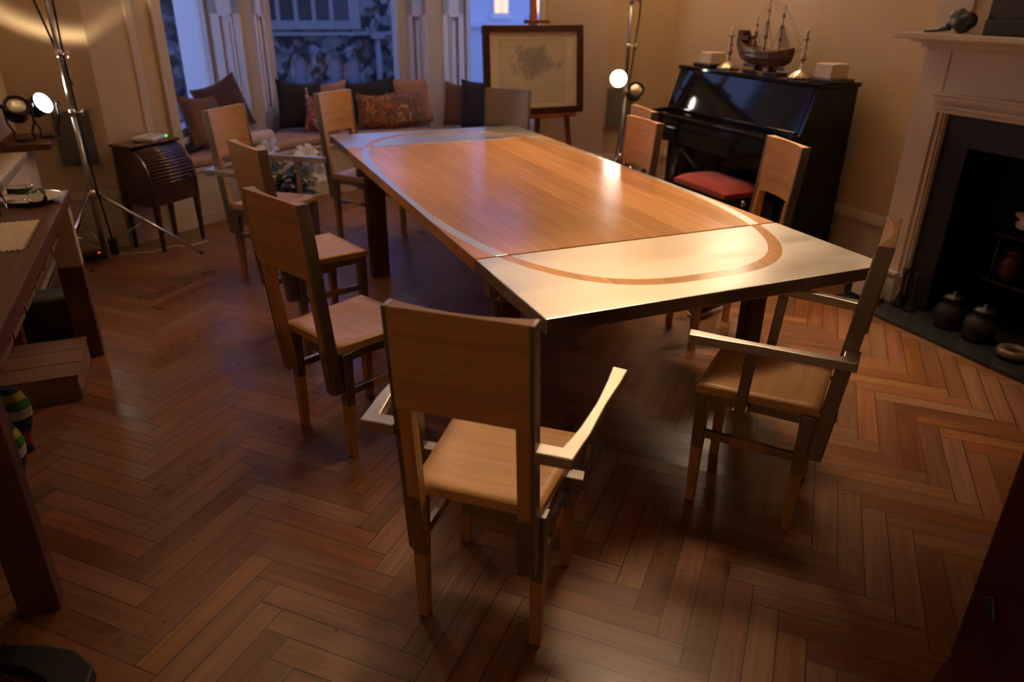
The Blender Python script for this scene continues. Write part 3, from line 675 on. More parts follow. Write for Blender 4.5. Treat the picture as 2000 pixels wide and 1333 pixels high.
def table_leg(x, y, sx, sy):
    w = 0.055 if sy > 0 else 0.036
    mb = MB(); mb.box(x-w, x+w, y-0.04, y+0.04, 0, TZ-0.116); mb.box(x-w-0.006, x+w+0.006, y-0.012, y+0.012, 0.06, TZ-0.12)
    lg = mb.build('leg', 'midwood', table, 0.004)
    mb = MB(); mb.box(x-w-0.015, x+w+0.015, y-0.055, y+0.055, TZ-0.118, TZ-0.0565); mb.box(x+(w+0.015)*sx, x+(w+0.045)*sx, y-0.025, y+0.025, TZ-0.108, TZ-0.0565) if sx > 0 else mb.box(x-w-0.045, x-w-0.015, y-0.025, y+0.025, TZ-0.108, TZ-0.0565)
    mb.build('leg_bracket', 'alu_dull', lg, 0.003)
for sx in (-1, 1):
    for sy in (-1, 1): table_leg((-0.605 if sx < 0 else 0.545) if sy < 0 else sx*0.60, 0.86 if sy > 0 else -1.215, sx, sy)

# ------------------------------------------------------------------ the folding-frame chairs
def make_chair(name, label, group, arms=False, metal_back=False):
    """local frame: +Y forward, origin between the feet"""
    t = thing(name, label, 'chair', (0, 0, 0), 0, group)
    # seat: wider at the front, shallow dish
    N = 12; sw0, sw1, y0, y1, zt, th = 0.172, 0.198, -0.190, 0.185, 0.469, 0.030
    vs = []; fs = []
    for j in range(N+1):
        v = j/N; y = y0 + (y1-y0)*v; hw = sw0 + (sw1-sw0)*v
        for i in range(N+1):
            u = 2*i/N - 1; d = max(0, 1 - (u/0.86)**2)*max(0, 1 - ((2*v-0.9)/0.8)**2); e = 0.004*(max(abs(u), abs(2*v-1))**16)
            vs.append((u*hw, y, zt - 0.012*min(1, d*1.7) - e))
    for j in range(N):
        for i in range(N): a = j*(N+1)+i; fs.append((a, a+1, a+N+2, a+N+1))
    mb = MB(); mb.add(vs, fs, 0, True)
    k = [(-sw0, y0), (sw0, y0), (sw1, y1), (-sw1, y1)]
    rim = [i for i in range(N+1)] + [j*(N+1)+N for j in range(1, N+1)] + [N*(N+1)+i for i in range(N-1, -1, -1)] + [j*(N+1) for j in range(N-1, 0, -1)]
    tp = [vs[i] for i in rim]; lo = [(x, y, zt-th) for x, y, z in tp]; n_ = len(tp)
    mb.add(tp + lo, [(i, (i+1) % n_, n_+(i+1) % n_, n_+i) for i in range(n_)] + [tuple(n_+i for i in range(n_))])
    mb.build('seat', 'oak' , t)
    # backrest: flat rear, hollow front
    zt, zb, yt, yb = 0.998, 0.735, -0.290, -0.272; hw = 0.163; M_ = 12; vs = []; fs = []
    for z, y in ((zb, yb), (zt, yt)):
        for i in range(M_+1):
            u = 2*i/M_-1; vs.append((u*hw, y, z))
        for i in range(M_+1):
            u = 2*i/M_-1; vs.append((u*hw, y + 0.016 + 0.026*(abs(u)**1.8), z))
    W_ = M_+1
    for i in range(M_): fs += [(i, i+1, 2*W_+i+1, 2*W_+i), (W_+i+1, W_+i, 3*W_+i, 3*W_+i+1), (i+1, i, W_+i, W_+i+1), (2*W_+i, 2*W_+i+1, 3*W_+i+1, 3*W_+i)]
    fs += [(0, 2*W_, 3*W_, W_), (M_, W_+M_, 3*W_+M_, 2*W_+M_)]
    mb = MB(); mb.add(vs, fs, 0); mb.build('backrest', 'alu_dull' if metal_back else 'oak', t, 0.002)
    def yline(z): return -0.290 + (0.998-z)*(0.067/0.712)      # rear face of the leaning posts
    for s in (-1, 1):
        # post: oak below the backrest, metal edge along its outer side
        mb = MB(); a, b_ = 0.286, 0.734
        x0, x1 = sorted((s*0.128, s*0.163))
        mb.hexa([(x0, yline(a), a), (x1, yline(a), a), (x1, yline(a)+0.040, a), (x0, yline(a)+0.040, a)], [(x0, yline(b_), b_), (x1, yline(b_), b_), (x1, yline(b_)+0.036, b_), (x0, yline(b_)+0.036, b_)])
        p = mb.build('back_post', 'alu_dull' if metal_back else 'oak_v', t, 0.003)
        mb = MB(); x0, x1 = sorted((s*0.163, s*0.174)); a, b_ = 0.284, 0.999
        mb.hexa([(x0, yline(a), a), (x1, yline(a), a), (x1, yline(a)+0.041, a), (x0, yline(a)+0.041, a)], [(x0, yline(b_)-0.001, b_), (x1, yline(b_)-0.001, b_), (x1, yline(b_)+0.043, b_), (x0, yline(b_)+0.043, b_)])
        mb.build('edge_plate', 'alu_dull', p, 0.002)
        mb = MB(); x0, x1 = sorted((s*0.126, s*0.165)); a, b_ = 0.282, 0.46
        mb.hexa([(x0, yline(a)-0.004, a), (x1, yline(a)-0.004, a), (x1, yline(a), a), (x0, yline(a), a)], [(x0, yline(b_)-0.004, b_), (x1, yline(b_)-0.004, b_), (x1, yline(b_), b_), (x0, yline(b_), b_)])
        mb.tube([(s*0.146, yline(0.43)-0.009, 0.43), (s*0.146, yline(0.43)-0.003, 0.43)], 0.008, 10)
        mb.build('post_shoe', 'alu_dull', p, 0.001)
        mb = MB(); mb.tube([(s*0.150, yline(0.43)+0.03, 0.43), (s*0.150, -0.165, 0.43)], 0.007, 10); mb.build('pivot_pin', 'alu', t)
        # legs: metal sleeve above, oak below
        for y_ in (-0.163, 0.163):
            mb = MB(); x = s*0.165
            def q(x, y_, h): return [(x-h, y_-h, 0), (x+h, y_-h, 0), (x+h, y_+h, 0), (x-h, y_+h, 0)]
            def at(pts, z): return [(a, b_, z) for a, b_, _ in pts]
            mb.hexa(at(q(x, y_, 0.0150), 0), at(q(x, y_, 0.0180), 0.225)); 
            lg = mb.build('leg', 'oak_v', t, 0.002)
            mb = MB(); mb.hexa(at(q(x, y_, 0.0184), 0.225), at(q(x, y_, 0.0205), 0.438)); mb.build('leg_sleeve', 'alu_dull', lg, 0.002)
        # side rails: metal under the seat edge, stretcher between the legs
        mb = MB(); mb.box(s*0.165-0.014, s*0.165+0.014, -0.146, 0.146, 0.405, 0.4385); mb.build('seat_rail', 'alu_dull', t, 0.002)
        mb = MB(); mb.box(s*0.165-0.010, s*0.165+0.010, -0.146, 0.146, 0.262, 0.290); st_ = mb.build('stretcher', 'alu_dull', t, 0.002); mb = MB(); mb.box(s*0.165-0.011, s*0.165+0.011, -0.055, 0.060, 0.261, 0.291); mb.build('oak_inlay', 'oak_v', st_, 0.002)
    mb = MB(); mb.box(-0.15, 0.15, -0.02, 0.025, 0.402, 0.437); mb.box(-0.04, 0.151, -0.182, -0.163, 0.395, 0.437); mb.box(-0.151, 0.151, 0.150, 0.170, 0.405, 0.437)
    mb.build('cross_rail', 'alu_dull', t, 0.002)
    if arms:
        for s in (-1, 1):
            # L-shaped arm that narrows in the middle
            top, th = 0.683, 0.030
            O = [(0.174, -0.268), (0.262, -0.268), (0.276, -0.150), (0.283, 0.0), (0.296, 0.12), (0.302, 0.205)]
            I = [(0.258, 0.213), (0.260, 0.12), (0.258, 0.0), (0.246, -0.130), (0.228, -0.225), (0.174, -0.225)]
            P = [(s*x, y) for x, y in O + I]
            if s < 0: P = P[::-1]
            mb = MB(); mb.prism(P, top-th, top); am = mb.build('armrest', 'alu', t, 0.003)
            mb = MB(); mb.bar((s*0.236, 0.035, 0.395), (s*0.258, 0.020, top-th-0.001), 0.012, 0.034, upv=(0, 1, 0)); mb.box(min(s*0.175, s*0.242), max(s*0.175, s*0.242), 0.012, 0.056, 0.408, 0.432)
            mb.build('arm_support', 'alu_dull', t, 0.003)
    return t
def place(o, x, y, a):
    o.location = (x, y, 0); o.rotation_euler = (0, 0, a - PI/2); return o
G = 'dining chairs around the long table'
side = make_chair('dining_chair', 'armless oak and metal dining chair left of the table, nearest of the armless ones', G)
arm = make_chair('dining_armchair', 'oak and metal dining armchair in the foreground, its back to the viewer', 'dining armchairs with metal arms', arms=True)
place(arm, 0.641, 1.562, 0.853)
place(side, 0.471, 2.637, 0.420)
def more(src, label, x, y, a):
    c = copy_tree(src); c['label'] = label; return place(c, x, y, a)
more(arm, 'oak dining armchair with metal arms at the near right table corner, by the fireplace', 1.663, 1.681, 2.242)
more(arm, 'oak dining armchair with metal arms beside the white lilies, far left', 0.416, 4.653, -0.702)
more(side, 'armless oak chair with a hollowed seat, second from the front on the left', 0.481, 3.600, 0.30)
more(side, 'oak dining chair at the far left table corner, before the floral cushions', 1.13, 5.23, -0.905)
more(side, 'oak dining chair on the right of the table, before the left end of the piano', 2.08, 3.62, 3.09)
more(side, 'oak dining chair almost hidden behind another, below the right lamp stand', 2.33, 4.05, 2.95)
more(side, 'oak dining chair before the right end of the piano, beside the red stool', 2.36, 2.84, 2.90)
mback = make_chair('dining_chair', 'dining chair with an all metal backrest at the far end, before the framed map', G, metal_back=True)
place(mback, 2.018, 5.034, -2.339)

# ------------------------------------------------------------------ upright piano and what stands on it
PY0, PY1, PZ = 3.51, 4.93, 1.163
pn = thing('upright_piano', 'glossy black upright piano against the right wall', 'piano', (3.62, (PY0+PY1)/2, 0))
def P3(x, y, z): return (x-3.62, y-(PY0+PY1)/2, z)
def pbox(mb, x0, x1, y0, y1, z0, z1, mi=0):
    a, b_ = P3(x0, y0, z0), P3(x1, y1, z1); return mb.box(a[0], b_[0], a[1], b_[1], a[2], b_[2], mi)
mb = MB(); pbox(mb, 3.50, 3.80, PY0+0.03, PY1-0.03, 0.03, PZ-0.03); pbox(mb, 3.44, 3.80, PY0+0.05, PY1-0.05, 0.0, 0.10); mb.build('case', 'piano', pn, 0.003)
for y in (PY0, PY1-0.032):
    mb = MB(); prof = [(3.80, 0), (3.80, PZ-0.028), (3.49, PZ-0.028), (3.405, 0.865), (3.235, 0.85), (3.215, 0.80), (3.225, 0.66), (3.44, 0.62), (3.44, 0)]
    n_ = len(prof); vs = [P3(x, y, z) for x, z in prof] + [P3(x, y+0.032, z) for x, z in prof]
    mb.add(vs, [tuple(range(n_)), tuple(reversed(range(n_, 2*n_)))] + [(i, (i+1) % n_, n_+(i+1) % n_, n_+i) for i in range(n_)]); mb.build('side_panel', 'piano', pn, 0.003)
mb = MB(); pbox(mb, 3.475, 3.81, PY0-0.012, PY1+0.012, PZ-0.027, PZ); mb.build('top_lid', 'piano', pn, 0.006)
mb = MB(); a = [P3(3.485, PY0+0.034, PZ-0.03), P3(3.485, PY1-0.034, PZ-0.03), P3(3.50, PY1-0.034, PZ-0.03), P3(3.50, PY0+0.034, PZ-0.03)]
b_ = [P3(3.405, PY0+0.034, 0.875), P3(3.405, PY1-0.034, 0.875), P3(3.50, PY1-0.034, 0.875), P3(3.50, PY0+0.034, 0.875)]; mb.hexa(b_, a); mb.build('upper_panel', 'piano', pn, 0.002)
mb = MB(); pbox(mb, 3.255, 3.44, PY0+0.034, PY1-0.034, 0.815, 0.845); pbox(mb, 3.385, 3.41, PY0+0.034, PY1-0.034, 0.845, 0.880); mb.build('fallboard', 'piano', pn, 0.008)
mb = MB(); pbox(mb, 3.24, 3.45, PY0+0.034, PY1-0.034, 0.66, 0.76); pbox(mb, 3.255, 3.27, PY0+0.034, PY1-0.034, 0.76, 0.812); mb.build('key_bed', 'piano', pn, 0.004)
mb = MB(); pbox(mb, 3.445, 3.46, PY0+0.034, PY1-0.034, 0.12, 0.655); mb.build('lower_panel', 'piano', pn, 0.003)
for k in (-0.13, 0, 0.13):
    mb = MB(); y = (PY0+PY1)/2 + k; pbox(mb, 3.35, 3.47, y-0.012, y+0.012, 0.05, 0.062); mb.build('pedal', 'brass', pn, 0.003)

def pillar_candle(y, x, s, h, label):
    t = thing('pillar_candle', label, 'candle', (x, y, PZ+0.0205), 0.0, 'square candles on trays on the piano')
    mb = MB(); mb.box(-s/2, s/2, -s/2, s/2, 0, h); mb.build('wax_block', 'wax', t, 0.006)
    mb = MB(); mb.tube([(0, 0, h-0.002), (0.002, 0, h+0.012)], 0.0015, 6); mb.build('wick', 'black', t)
    tr = MB(); tr.box(-s*0.72, s*0.72, -s*0.72, s*0.72, 0, 0.02); o = tr.build('candle_tray', 'black', None, 0.003, loc=(x, y, PZ+0.0005))
    tag(o, 'square black tray under the ' + ('left' if y > 4 else 'right') + ' candle on the piano', 'tray', 'square trays on the piano')
pillar_candle(4.74, 3.63, 0.135, 0.078, 'cream square candle at the left end of the piano top')
pillar_candle(3.58, 3.63, 0.135, 0.085, 'cream square candle at the right end of the piano top')
def candlestick(y, x, label, h=0.21):
    t = thing('candlestick', label, 'candlestick', (x, y, PZ+0.0005), 0.3, 'silver candlesticks on the piano')
    vs = []
    mb = MB(); prof = [(0.075, 0), (0.075, 0.010), (0.062, 0.020), (0.050, 0.034), (0.028, 0.046), (0.012, 0.052), (0.015, 0.066), (0.010, 0.080), (0.009, 0.095), (0.020, 0.115), (0.023, 0.130), (0.012, 0.145), (0.009, 0.160), (0.018, 0.175), (0.016, 0.185), (0.009, 0.195), (0.013, 0.215), (0.015, 0.228)]
    sc = h/0.228; mb.lathe([(r, z*sc) for r, z in prof], 20)
    # lobed foot
    mb.v = [((x_*(1+0.14*math.cos(8*math.atan2(y_, x_))) if z_ < 0.045*sc else x_), (y_*(1+0.14*math.cos(8*math.atan2(y_, x_))) if z_ < 0.045*sc else y_), z_) for x_, y_, z_ in mb.v]
    mb.build('stem', 'silver', t)
    mb = MB(); mb.lathe([(0.012, h), (0.030, h+0.004), (0.034, h+0.010), (0.030, h+0.010), (0.013, h+0.006)], 20); mb.build('drip_pan', 'silver', t)
    mb = MB(); mb.lathe([(0.0125, h+0.007), (0.0125, h+0.055), (0.008, h+0.062)], 14); mb.build('candle_stub', 'wax', t)
candlestick(4.52, 3.60, 'silver candlestick left of the model ship, beside its stern')
candlestick(3.80, 3.60, 'silver candlestick right of the model ship, beside its bow', 0.225)

# model sailing ship
sh = thing('model_ship', 'wooden three-masted model sailing ship on a stand on the piano', 'model ship', (3.63, 4.17, PZ+0.0005))
def SH(y, z, x=0): return (x, y, z)
secs = [(0.280, 0.205, 0.040, 0.115), (0.245, 0.200, 0.050, 0.070), (0.16, 0.160, 0.062, 0.046), (0.05, 0.142, 0.068, 0.040), (-0.08, 0.140, 0.064, 0.042), (-0.17, 0.152, 0.048, 0.054), (-0.225, 0.165, 0.024, 0.080), (-0.245, 0.172, 0.006, 0.115)]
vs = []; fs = []; K_ = 9
for y, zt, hw, zb in secs:
    for k in range(K_):
        a = PI*k/(K_-1); vs.append((hw*math.cos(a)*(1-0.12*math.sin(a)), y, zt - (zt-zb)*math.sin(a)**0.8))
for i in range(len(secs)-1):
    for k in range(K_-1): fs.append((i*K_+k, i*K_+k+1, (i+1)*K_+k+1, (i+1)*K_+k))
    fs.append((i*K_+K_-1, i*K_, (i+1)*K_, (i+1)*K_+K_-1))
fs += [tuple(range(K_)), tuple(reversed(range((len(secs)-1)*K_, len(secs)*K_)))]
mb = MB(); mb.add(vs, fs, 0, False); mb.box(-0.036, 0.036, 0.17, 0.275, 0.198, 0.225); mb.box(-0.034, 0.034, 0.225, 0.282, 0.225, 0.242)
    
for k in range(6): mb.box(-0.030, 0.030, 0.232+k*0.009, 0.235+k*0.009, 0.24, 0.258)
for k in range(10):
    y = 0.18 - k*0.038
    for sx in (-1, 1): mb.box(sx*0.062-0.006, sx*0.062+0.006, y-0.006, y+0.006, 0.115, 0.128)
mb.build('hull', 'hull', sh, 0.001)
mb = MB(); mb.box(-0.004, 0.004, -0.18, 0.22, 0.026, 0.048); mb.build('keel', 'hull', sh)
mb = MB(); mb.box(-0.045, 0.045, -0.17, 0.17, 0, 0.014); mb.box(-0.035, 0.035, 0.06, 0.075, 0.012, 0.045); mb.box(-0.035, 0.035, -0.075, -0.06, 0.012, 0.045); mb.build('stand', 'darkwood', sh, 0.002)
mb = MB(); mb.box(-0.046, -0.044, -0.04, 0.02, 0.003, 0.012); mb.build('name_plate', 'brass', sh)
for (y, zt) in ((0.135, 0.345), (0.035, 0.460), (-0.105, 0.425)):
    mb = MB(); mb.tube([(0, y, 0.10), (0, y-0.004, zt)], 0.004, 8, radii=[0.005, 0.002]); ms = mb.build('mast', 'mast', sh)
    H = zt-0.12; mb = MB()
    for f, w in ((0.32, 0.11), (0.58, 0.085), (0.80, 0.055)):
        z = 0.12 + H*f; mb.tube([(-w*0.45, y-w*0.35, z), (w*0.45, y+w*0.35, z)], 0.003, 6); mb.ball((0, y, z-0.012), 0.012, (1, 1, 0.6), 8, 6)
    mb.build('yard', 'mast', ms)
    mb = MB()
    for f, w in ((0.32, 0.11), (0.58, 0.085), (0.80, 0.055)):
        z = 0.12 + H*f; mb.tube([(-w*0.42, y-w*0.33, z-0.005), (-w*0.1, y-w*0.08, z-0.014), (w*0.2, y+w*0.16, z-0.010), (w*0.42, y+w*0.33, z-0.004)], 0.006, 8)
    for sx in (-1, 1): mb.tube([(sx*0.02, y, 0.12), (sx*0.028, y, 0.15)], 0.005, 6)
    mb.build('furled_sail', 'sail', ms)
mb = MB(); mb.tube([(0, -0.22, 0.13), (0, -0.345, 0.185)], 0.003, 6); mb.build('bowsprit', 'mast', sh)
mb = MB()
tops = [(0.135, 0.34), (0.035, 0.45), (-0.105, 0.415)]
for y, zt in tops:
    for sx in (-1, 1):
        for dy in (-0.05, -0.025, 0.025, 0.05): mb.tube([(sx*0.05, y+dy, 0.12), (0, y, zt*0.75)], 0.0011, 4, cap=False)
for (y0, z0), (y1, z1) in zip(tops + [(-0.105, 0.415), (-0.105, 0.30)], tops[1:] + [(-0.34, 0.183), (-0.30, 0.165), (-0.25, 0.14)]): mb.tube([(0, y0, z0), (0, y1, z1)], 0.0011, 4, cap=False)
for a, b_ in (((0.135, 0.34), (0.26, 0.19)), ((0.035, 0.45), (0.135, 0.20)), ((-0.105, 0.3), (-0.33, 0.18))): mb.tube([(0, a[0], a[1]), (0, b_[0], b_[1])], 0.0011, 4, cap=False)
mb.build('rigging', 'rigging', sh)
mb = MB(); mb.add([(0, -0.115, 0.30), (0, -0.12, 0.165), (0, -0.215, 0.150), (0.004, -0.115, 0.30), (0.004, -0.12, 0.165), (0.004, -0.215, 0.150)], [(0, 1, 2), (5, 4, 3), (0, 3, 4, 1), (1, 4, 5, 2), (2, 5, 3, 0)]); mb.build('jib_sail', 'sail', sh)

# piano stool
ps = thing('piano_stool', 'black piano stool with a padded red velvet top', 'stool', (3.225, 3.99, 0))
mb = MB(); N = 14; hw, hl = 0.165, 0.28; vs = []; fs = []
for i in range(N+1):
    for j in range(N+1):
        u, v = 2*i/N-1, 2*j/N-1; vs.append((u*hw, v*hl, 0.485 + 0.045*max(0, (1-u**4)*(1-v**4))**0.5))
for i in range(N):
    for j in range(N): a = i*(N+1)+j; fs.append((a, a+N+1, a+N+2, a+1))
mb.add(vs, fs, 0, True); mb.box(-hw, hw, -hl, hl, 0.455, 0.4851); mb.build('cushion', 'red', ps)
mb = MB(); mb.box(-0.155, 0.155, -0.27, 0.27, 0.39, 0.4545); mb.build('seat_box', 'black', ps, 0.003)
for sx in (-1, 1):
    for sy in (-1, 1): mb = MB(); mb.bar((sx*0.135, sy*0.245, 0.39), (sx*0.14, sy*0.25, 0), 0.036, 0.036, upv=(0, 1, 0), w2=0.026, h2=0.026); mb.build('leg', 'black', ps, 0.003)
for sy in (-1, 1): mb = MB(); mb.lathe([(0.006, 0), (0.022, 0.01), (0.022, 0.03), (0.010, 0.035)], 14, mat=Matrix.Translation((-0.02, sy*0.27, 0.42)) @ Matrix.Rotation(-sy*PI/2, 4, 'X')); mb.build('height_knob', 'chrome', ps)

# a single shoe on the floor under the right side of the table
so = thing('canvas_shoe', 'dark canvas shoe with a pale sole on the floor under the table', 'shoe', (2.545, 3.11, 0), math.radians(-70))
def shoe_ring(y, w, z0, z1, n_=12):
    return [(w*math.cos(2*PI*k/n_), y, (z0+z1)/2 + (z1-z0)/2*math.sin(2*PI*k/n_)) for k in range(n_)]
def loft(rings, mi=0, smooth=True, mb=None):
    mb = mb or MB(); n_ = len(rings[0]); vs = [p for r in rings for p in r]; fs = []
    for i in range(len(rings)-1):
        for k in range(n_): fs.append((i*n_+k, i*n_+(k+1) % n_, (i+1)*n_+(k+1) % n_, (i+1)*n_+k))
    mb.add(vs, fs, mi, smooth); mb.add(rings[0], [tuple(reversed(range(n_)))], mi); mb.add(rings[-1], [tuple(range(n_))], mi); return mb
loft([shoe_ring(-0.145, 0.022, 0.02, 0.06), shoe_ring(-0.12, 0.036, 0.015, 0.085), shoe_ring(-0.05, 0.040, 0.015, 0.095), shoe_ring(0.02, 0.042, 0.015, 0.080), shoe_ring(0.09, 0.047, 0.015, 0.058), shoe_ring(0.13, 0.040, 0.015, 0.045), shoe_ring(0.148, 0.020, 0.016, 0.035)]).build('upper', 'shoe', so)
mb = MB(); pts = [(w*sx, y) for sx, seq in ((1, [(0.0, -0.155), (0.030, -0.148), (0.040, -0.11), (0.041, -0.03), (0.048, 0.06), (0.049, 0.10), (0.038, 0.145), (0.0, 0.160)]), (-1, [(0.038, 0.145), (0.049, 0.10), (0.048, 0.06), (0.041, -0.03), (0.040, -0.11), (0.030, -0.148)])) for w, y in seq]
mb.prism(pts, 0.0005, 0.022); mb.build('sole', 'sole', so, 0.004)

# ------------------------------------------------------------------ fireplace
fp = thing('mantelpiece', 'off-white painted mantelpiece around the dark fireplace', 'fireplace', (3.62, (OY0+OY1)/2, 0))
fc = (OY0+OY1)/2
def fbox(mb, x0, x1, y0, y1, z0, z1, mi=0): return mb.box(x0-3.62, x1-3.62, y0-fc, y1-fc, z0, z1, mi)
for s in (1, -1):
    ya, yb = (OY1, OY1+0.195) if s > 0 else (OY0-0.195, OY0)
    def yy(a, b_): return sorted((fc + s*(a-fc), fc + s*(b_-fc)))
    a0, a1 = OY1, OY1+0.195
    mb = MB(); y0, y1 = yy(a0+0.045, a1); fbox(mb, 3.62, BX-0.0005, y0, y1, 0.16, 1.40); y0, y1 = yy(a0, a0+0.045); fbox(mb, 3.645, BX-0.0005, y0, y1, 0.021, 1.12)
    for q0, q1, t in ((0.002, 0.010, 0.012), (0.014, 0.026, 0.020), (0.032, 0.042, 0.012)): y0, y1 = yy(a0+q0, a0+q1); fbox(mb, 3.645-t, 3.645, y0, y1, 0.17, 1.10)
    mb.build('pilaster', 'trim', fp, 0.002)
    mb = MB(); y0, y1 = yy(a0+0.035, a1+0.015); fbox(mb, 3.597, BX-0.0005, y0, y1, 0.021, 0.165); fbox(mb, 3.604, BX-0.0005, y0, y1, 0.165, 0.18); fbox(mb, 3.590, BX-0.0005, y0, y1, 0.18, 0.20); mb.build('plinth', 'trim', fp, 0.003)
mb = MB(); fbox(mb, 3.625, BX-0.0005, OY0-0.045, OY1+0.045, 1.105, 1.40); mb.build('frieze', 'trim', fp, 0.002)
mb = MB()
for z0, z1, x in ((1.0865, 1.110, 3.612), (1.110, 1.130, 3.590), (1.130, 1.150, 3.600), (1.150, 1.176, 3.575), (1.176, 1.186, 3.565)): fbox(mb, x, 3.645, OY0-0.06, OY1+0.06, z0, z1)
mb.build('frieze_moulding', 'trim', fp, 0.003)
mb = MB()
for z0, z1, x, e in ((1.40, 1.425, 3.570, 0.0), (1.385, 1.40, 3.60, -0.02), (1.425, 1.440, 3.520, 0.03), (1.440, 1.468, 3.440, 0.075)): fbox(mb, x, BX-0.0005, OY0-0.195-e, OY1+0.195+e, z0, z1)
mb.build('shelf', 'trim', fp, 0.004)
# dark slips, firebox lining and the hearth slab
mb = MB(); e = 0.15
mb.box(3.66, 3.698, OY1-e, OY1-0.001, 0.021, 0.93); mb.box(3.66, 3.698, OY0+0.001, OY0+e, 0.021, 0.93); mb.box(3.66, 3.698, OY0+0.001, OY1-0.001, 0.93, OZ-0.001)
tag(mb.build('fireplace_slips', 'black', None, 0.002), 'polished black stone surround framing the fire opening', 'fireplace surround')
mb = MB()
mb.box(4.10, 4.14, OY0, OY1, 0.0, OZ); mb.box(3.702, 4.10, OY1-0.03, OY1, 0.021, OZ); mb.box(3.702, 4.10, OY0, OY0+0.03, 0.021, OZ); mb.box(3.702, 4.10, OY0, OY1, OZ-0.03, OZ)
struct(mb, 'wall_firebox', 'soot')
mb = MB(); mb.box(3.385, 3.589, 1.15, 3.01, 0.0005, 0.02); mb.box(3.589, 3.70, OY0-0.19, OY1+0.19, 0.0005, 0.02); mb.box(3.70, 4.10, OY0+0.001, OY1-0.001, 0.0005, 0.02)
tag(mb.build('hearth_slab', 'slate', None, 0.002), 'dark polished slate hearth slab on the floor before the fireplace', 'hearth')
# grate stand with pots
gs = thing('fire_grate', 'black iron two-tier stand inside the dark fireplace', 'grate', (3.92, 2.22, 0.0205))
mb = MB()
for sx in (-1, 1):
    for sy in (-1, 1): mb = MB(); mb.tube([(sx*0.10, sy*0.19, 0), (sx*0.10, sy*0.19, 0.50)], 0.008, 8); mb.build('upright', 'iron', gs)
for z in (0.24, 0.49):
    mb = MB(); mb.box(-0.12, 0.12, -0.22, 0.22, z, z+0.012)
    for k in range(9): mb.tube([(-0.115, -0.2+k*0.05, z+0.016), (0.115, -0.2+k*0.05, z+0.016)], 0.004, 6)
    mb.build('shelf_rack', 'iron', gs)
def crumple(name, mat, c, r, sc, label, cat, jit=0.5):
    mb = MB(); mb.ball((0, 0, 0), r, sc, 26, 16, jit=0)
    mb.v = [tuple(Vector(p)*(1 + jit*noise.noise(Vector(p)*16 + Vector(c)*5) + 0.3*jit*noise.noise(Vector(p)*44))) for p in mb.v]
    zmin = min(p[2] for p in mb.v); mb.v = [(x, y, z-zmin) for x, y, z in mb.v]
    o = mb.build(name, mat, loc=c); tag(o, label, cat); return o
crumple('crumpled_paper', 'paper', (3.88, 2.20, 0.5355), 0.13, (0.8, 1.3, 0.42), 'crumpled pale paper on top of the iron stand in the fireplace', 'paper', 0.6)
def jar(x, y, r, h, mat, label, z=0.0205, neck=0.6, nm_='stoneware_jar', cat='jar', grp=None):
    t = thing(nm_, label, cat, (x, y, z), 0, grp)
    mb = MB(); mb.lathe([(r*0.75, 0), (r*0.97, h*0.25), (r, h*0.5), (r*0.9, h*0.72), (r*neck, h*0.88), (r*neck*0.95, h*0.94), (r*neck*1.15, h), (r*neck*0.9, h), (r*neck*0.8, h*0.9)], 26); mb.build('body', mat, t)
    mb = MB(); mb.lathe([(r*neck*0.98, h+0.0005), (r*neck*1.2, h+0.008), (r*neck*0.9, h+0.022), (r*0.12, h+0.028), (r*0.14, h+0.045)], 22); mb.build('lid', mat, t)
jar(3.60, 2.42, 0.075, 0.155, 'jar', 'dark stoneware jar on the hearth, the left one of the pair', grp='stoneware jars on the hearth')
jar(3.60, 2.24, 0.080, 0.150, 'jar', 'dark stoneware jar on the hearth, the right one of the pair', grp='stoneware jars on the hearth')
jar(3.85, 2.33, 0.060, 0.14, 'terracotta', 'dark red pot on the middle shelf of the iron stand', z=0.0205+0.2525+0.008, nm_='red_pot', cat='pot')
mb = MB(); ring = []
for k in range(28):
    a = 2*PI*k/28; ring.append((0.055*math.cos(a), 0.055*math.sin(a), 0.03))
mb.tube(ring + [ring[0]], 0.022, 10, cap=False); mb.lathe([(0.05, 0.004), (0.055, 0.02), (0.03, 0.016)], 24); tag(mb.build('ash_bowl', 'bowl', loc=(3.56, 2.02, 0.0215)), 'round rimmed bowl on the hearth at the right edge of the photo', 'bowl')
# two fire irons leaning at the left of the opening
for k, (y, lbl) in enumerate(((2.735, 'left'), (2.655, 'right'))):
    mb = MB(); mb.tube([(3.60, y, 0.0215), (3.60, y, 0.03), (3.60, y, 0.11), (3.60, y, 0.20), (3.60, y, 0.245)], 0.01, 12, radii=[0.034, 0.030, 0.008, 0.009, 0.020]); tag(mb.build('glass_candle_holder', 'lamp_body'), 'dark waisted candle holder on the hearth, the ' + lbl + ' of the two by the opening', 'candle holder', 'candle holders beside the fire opening')
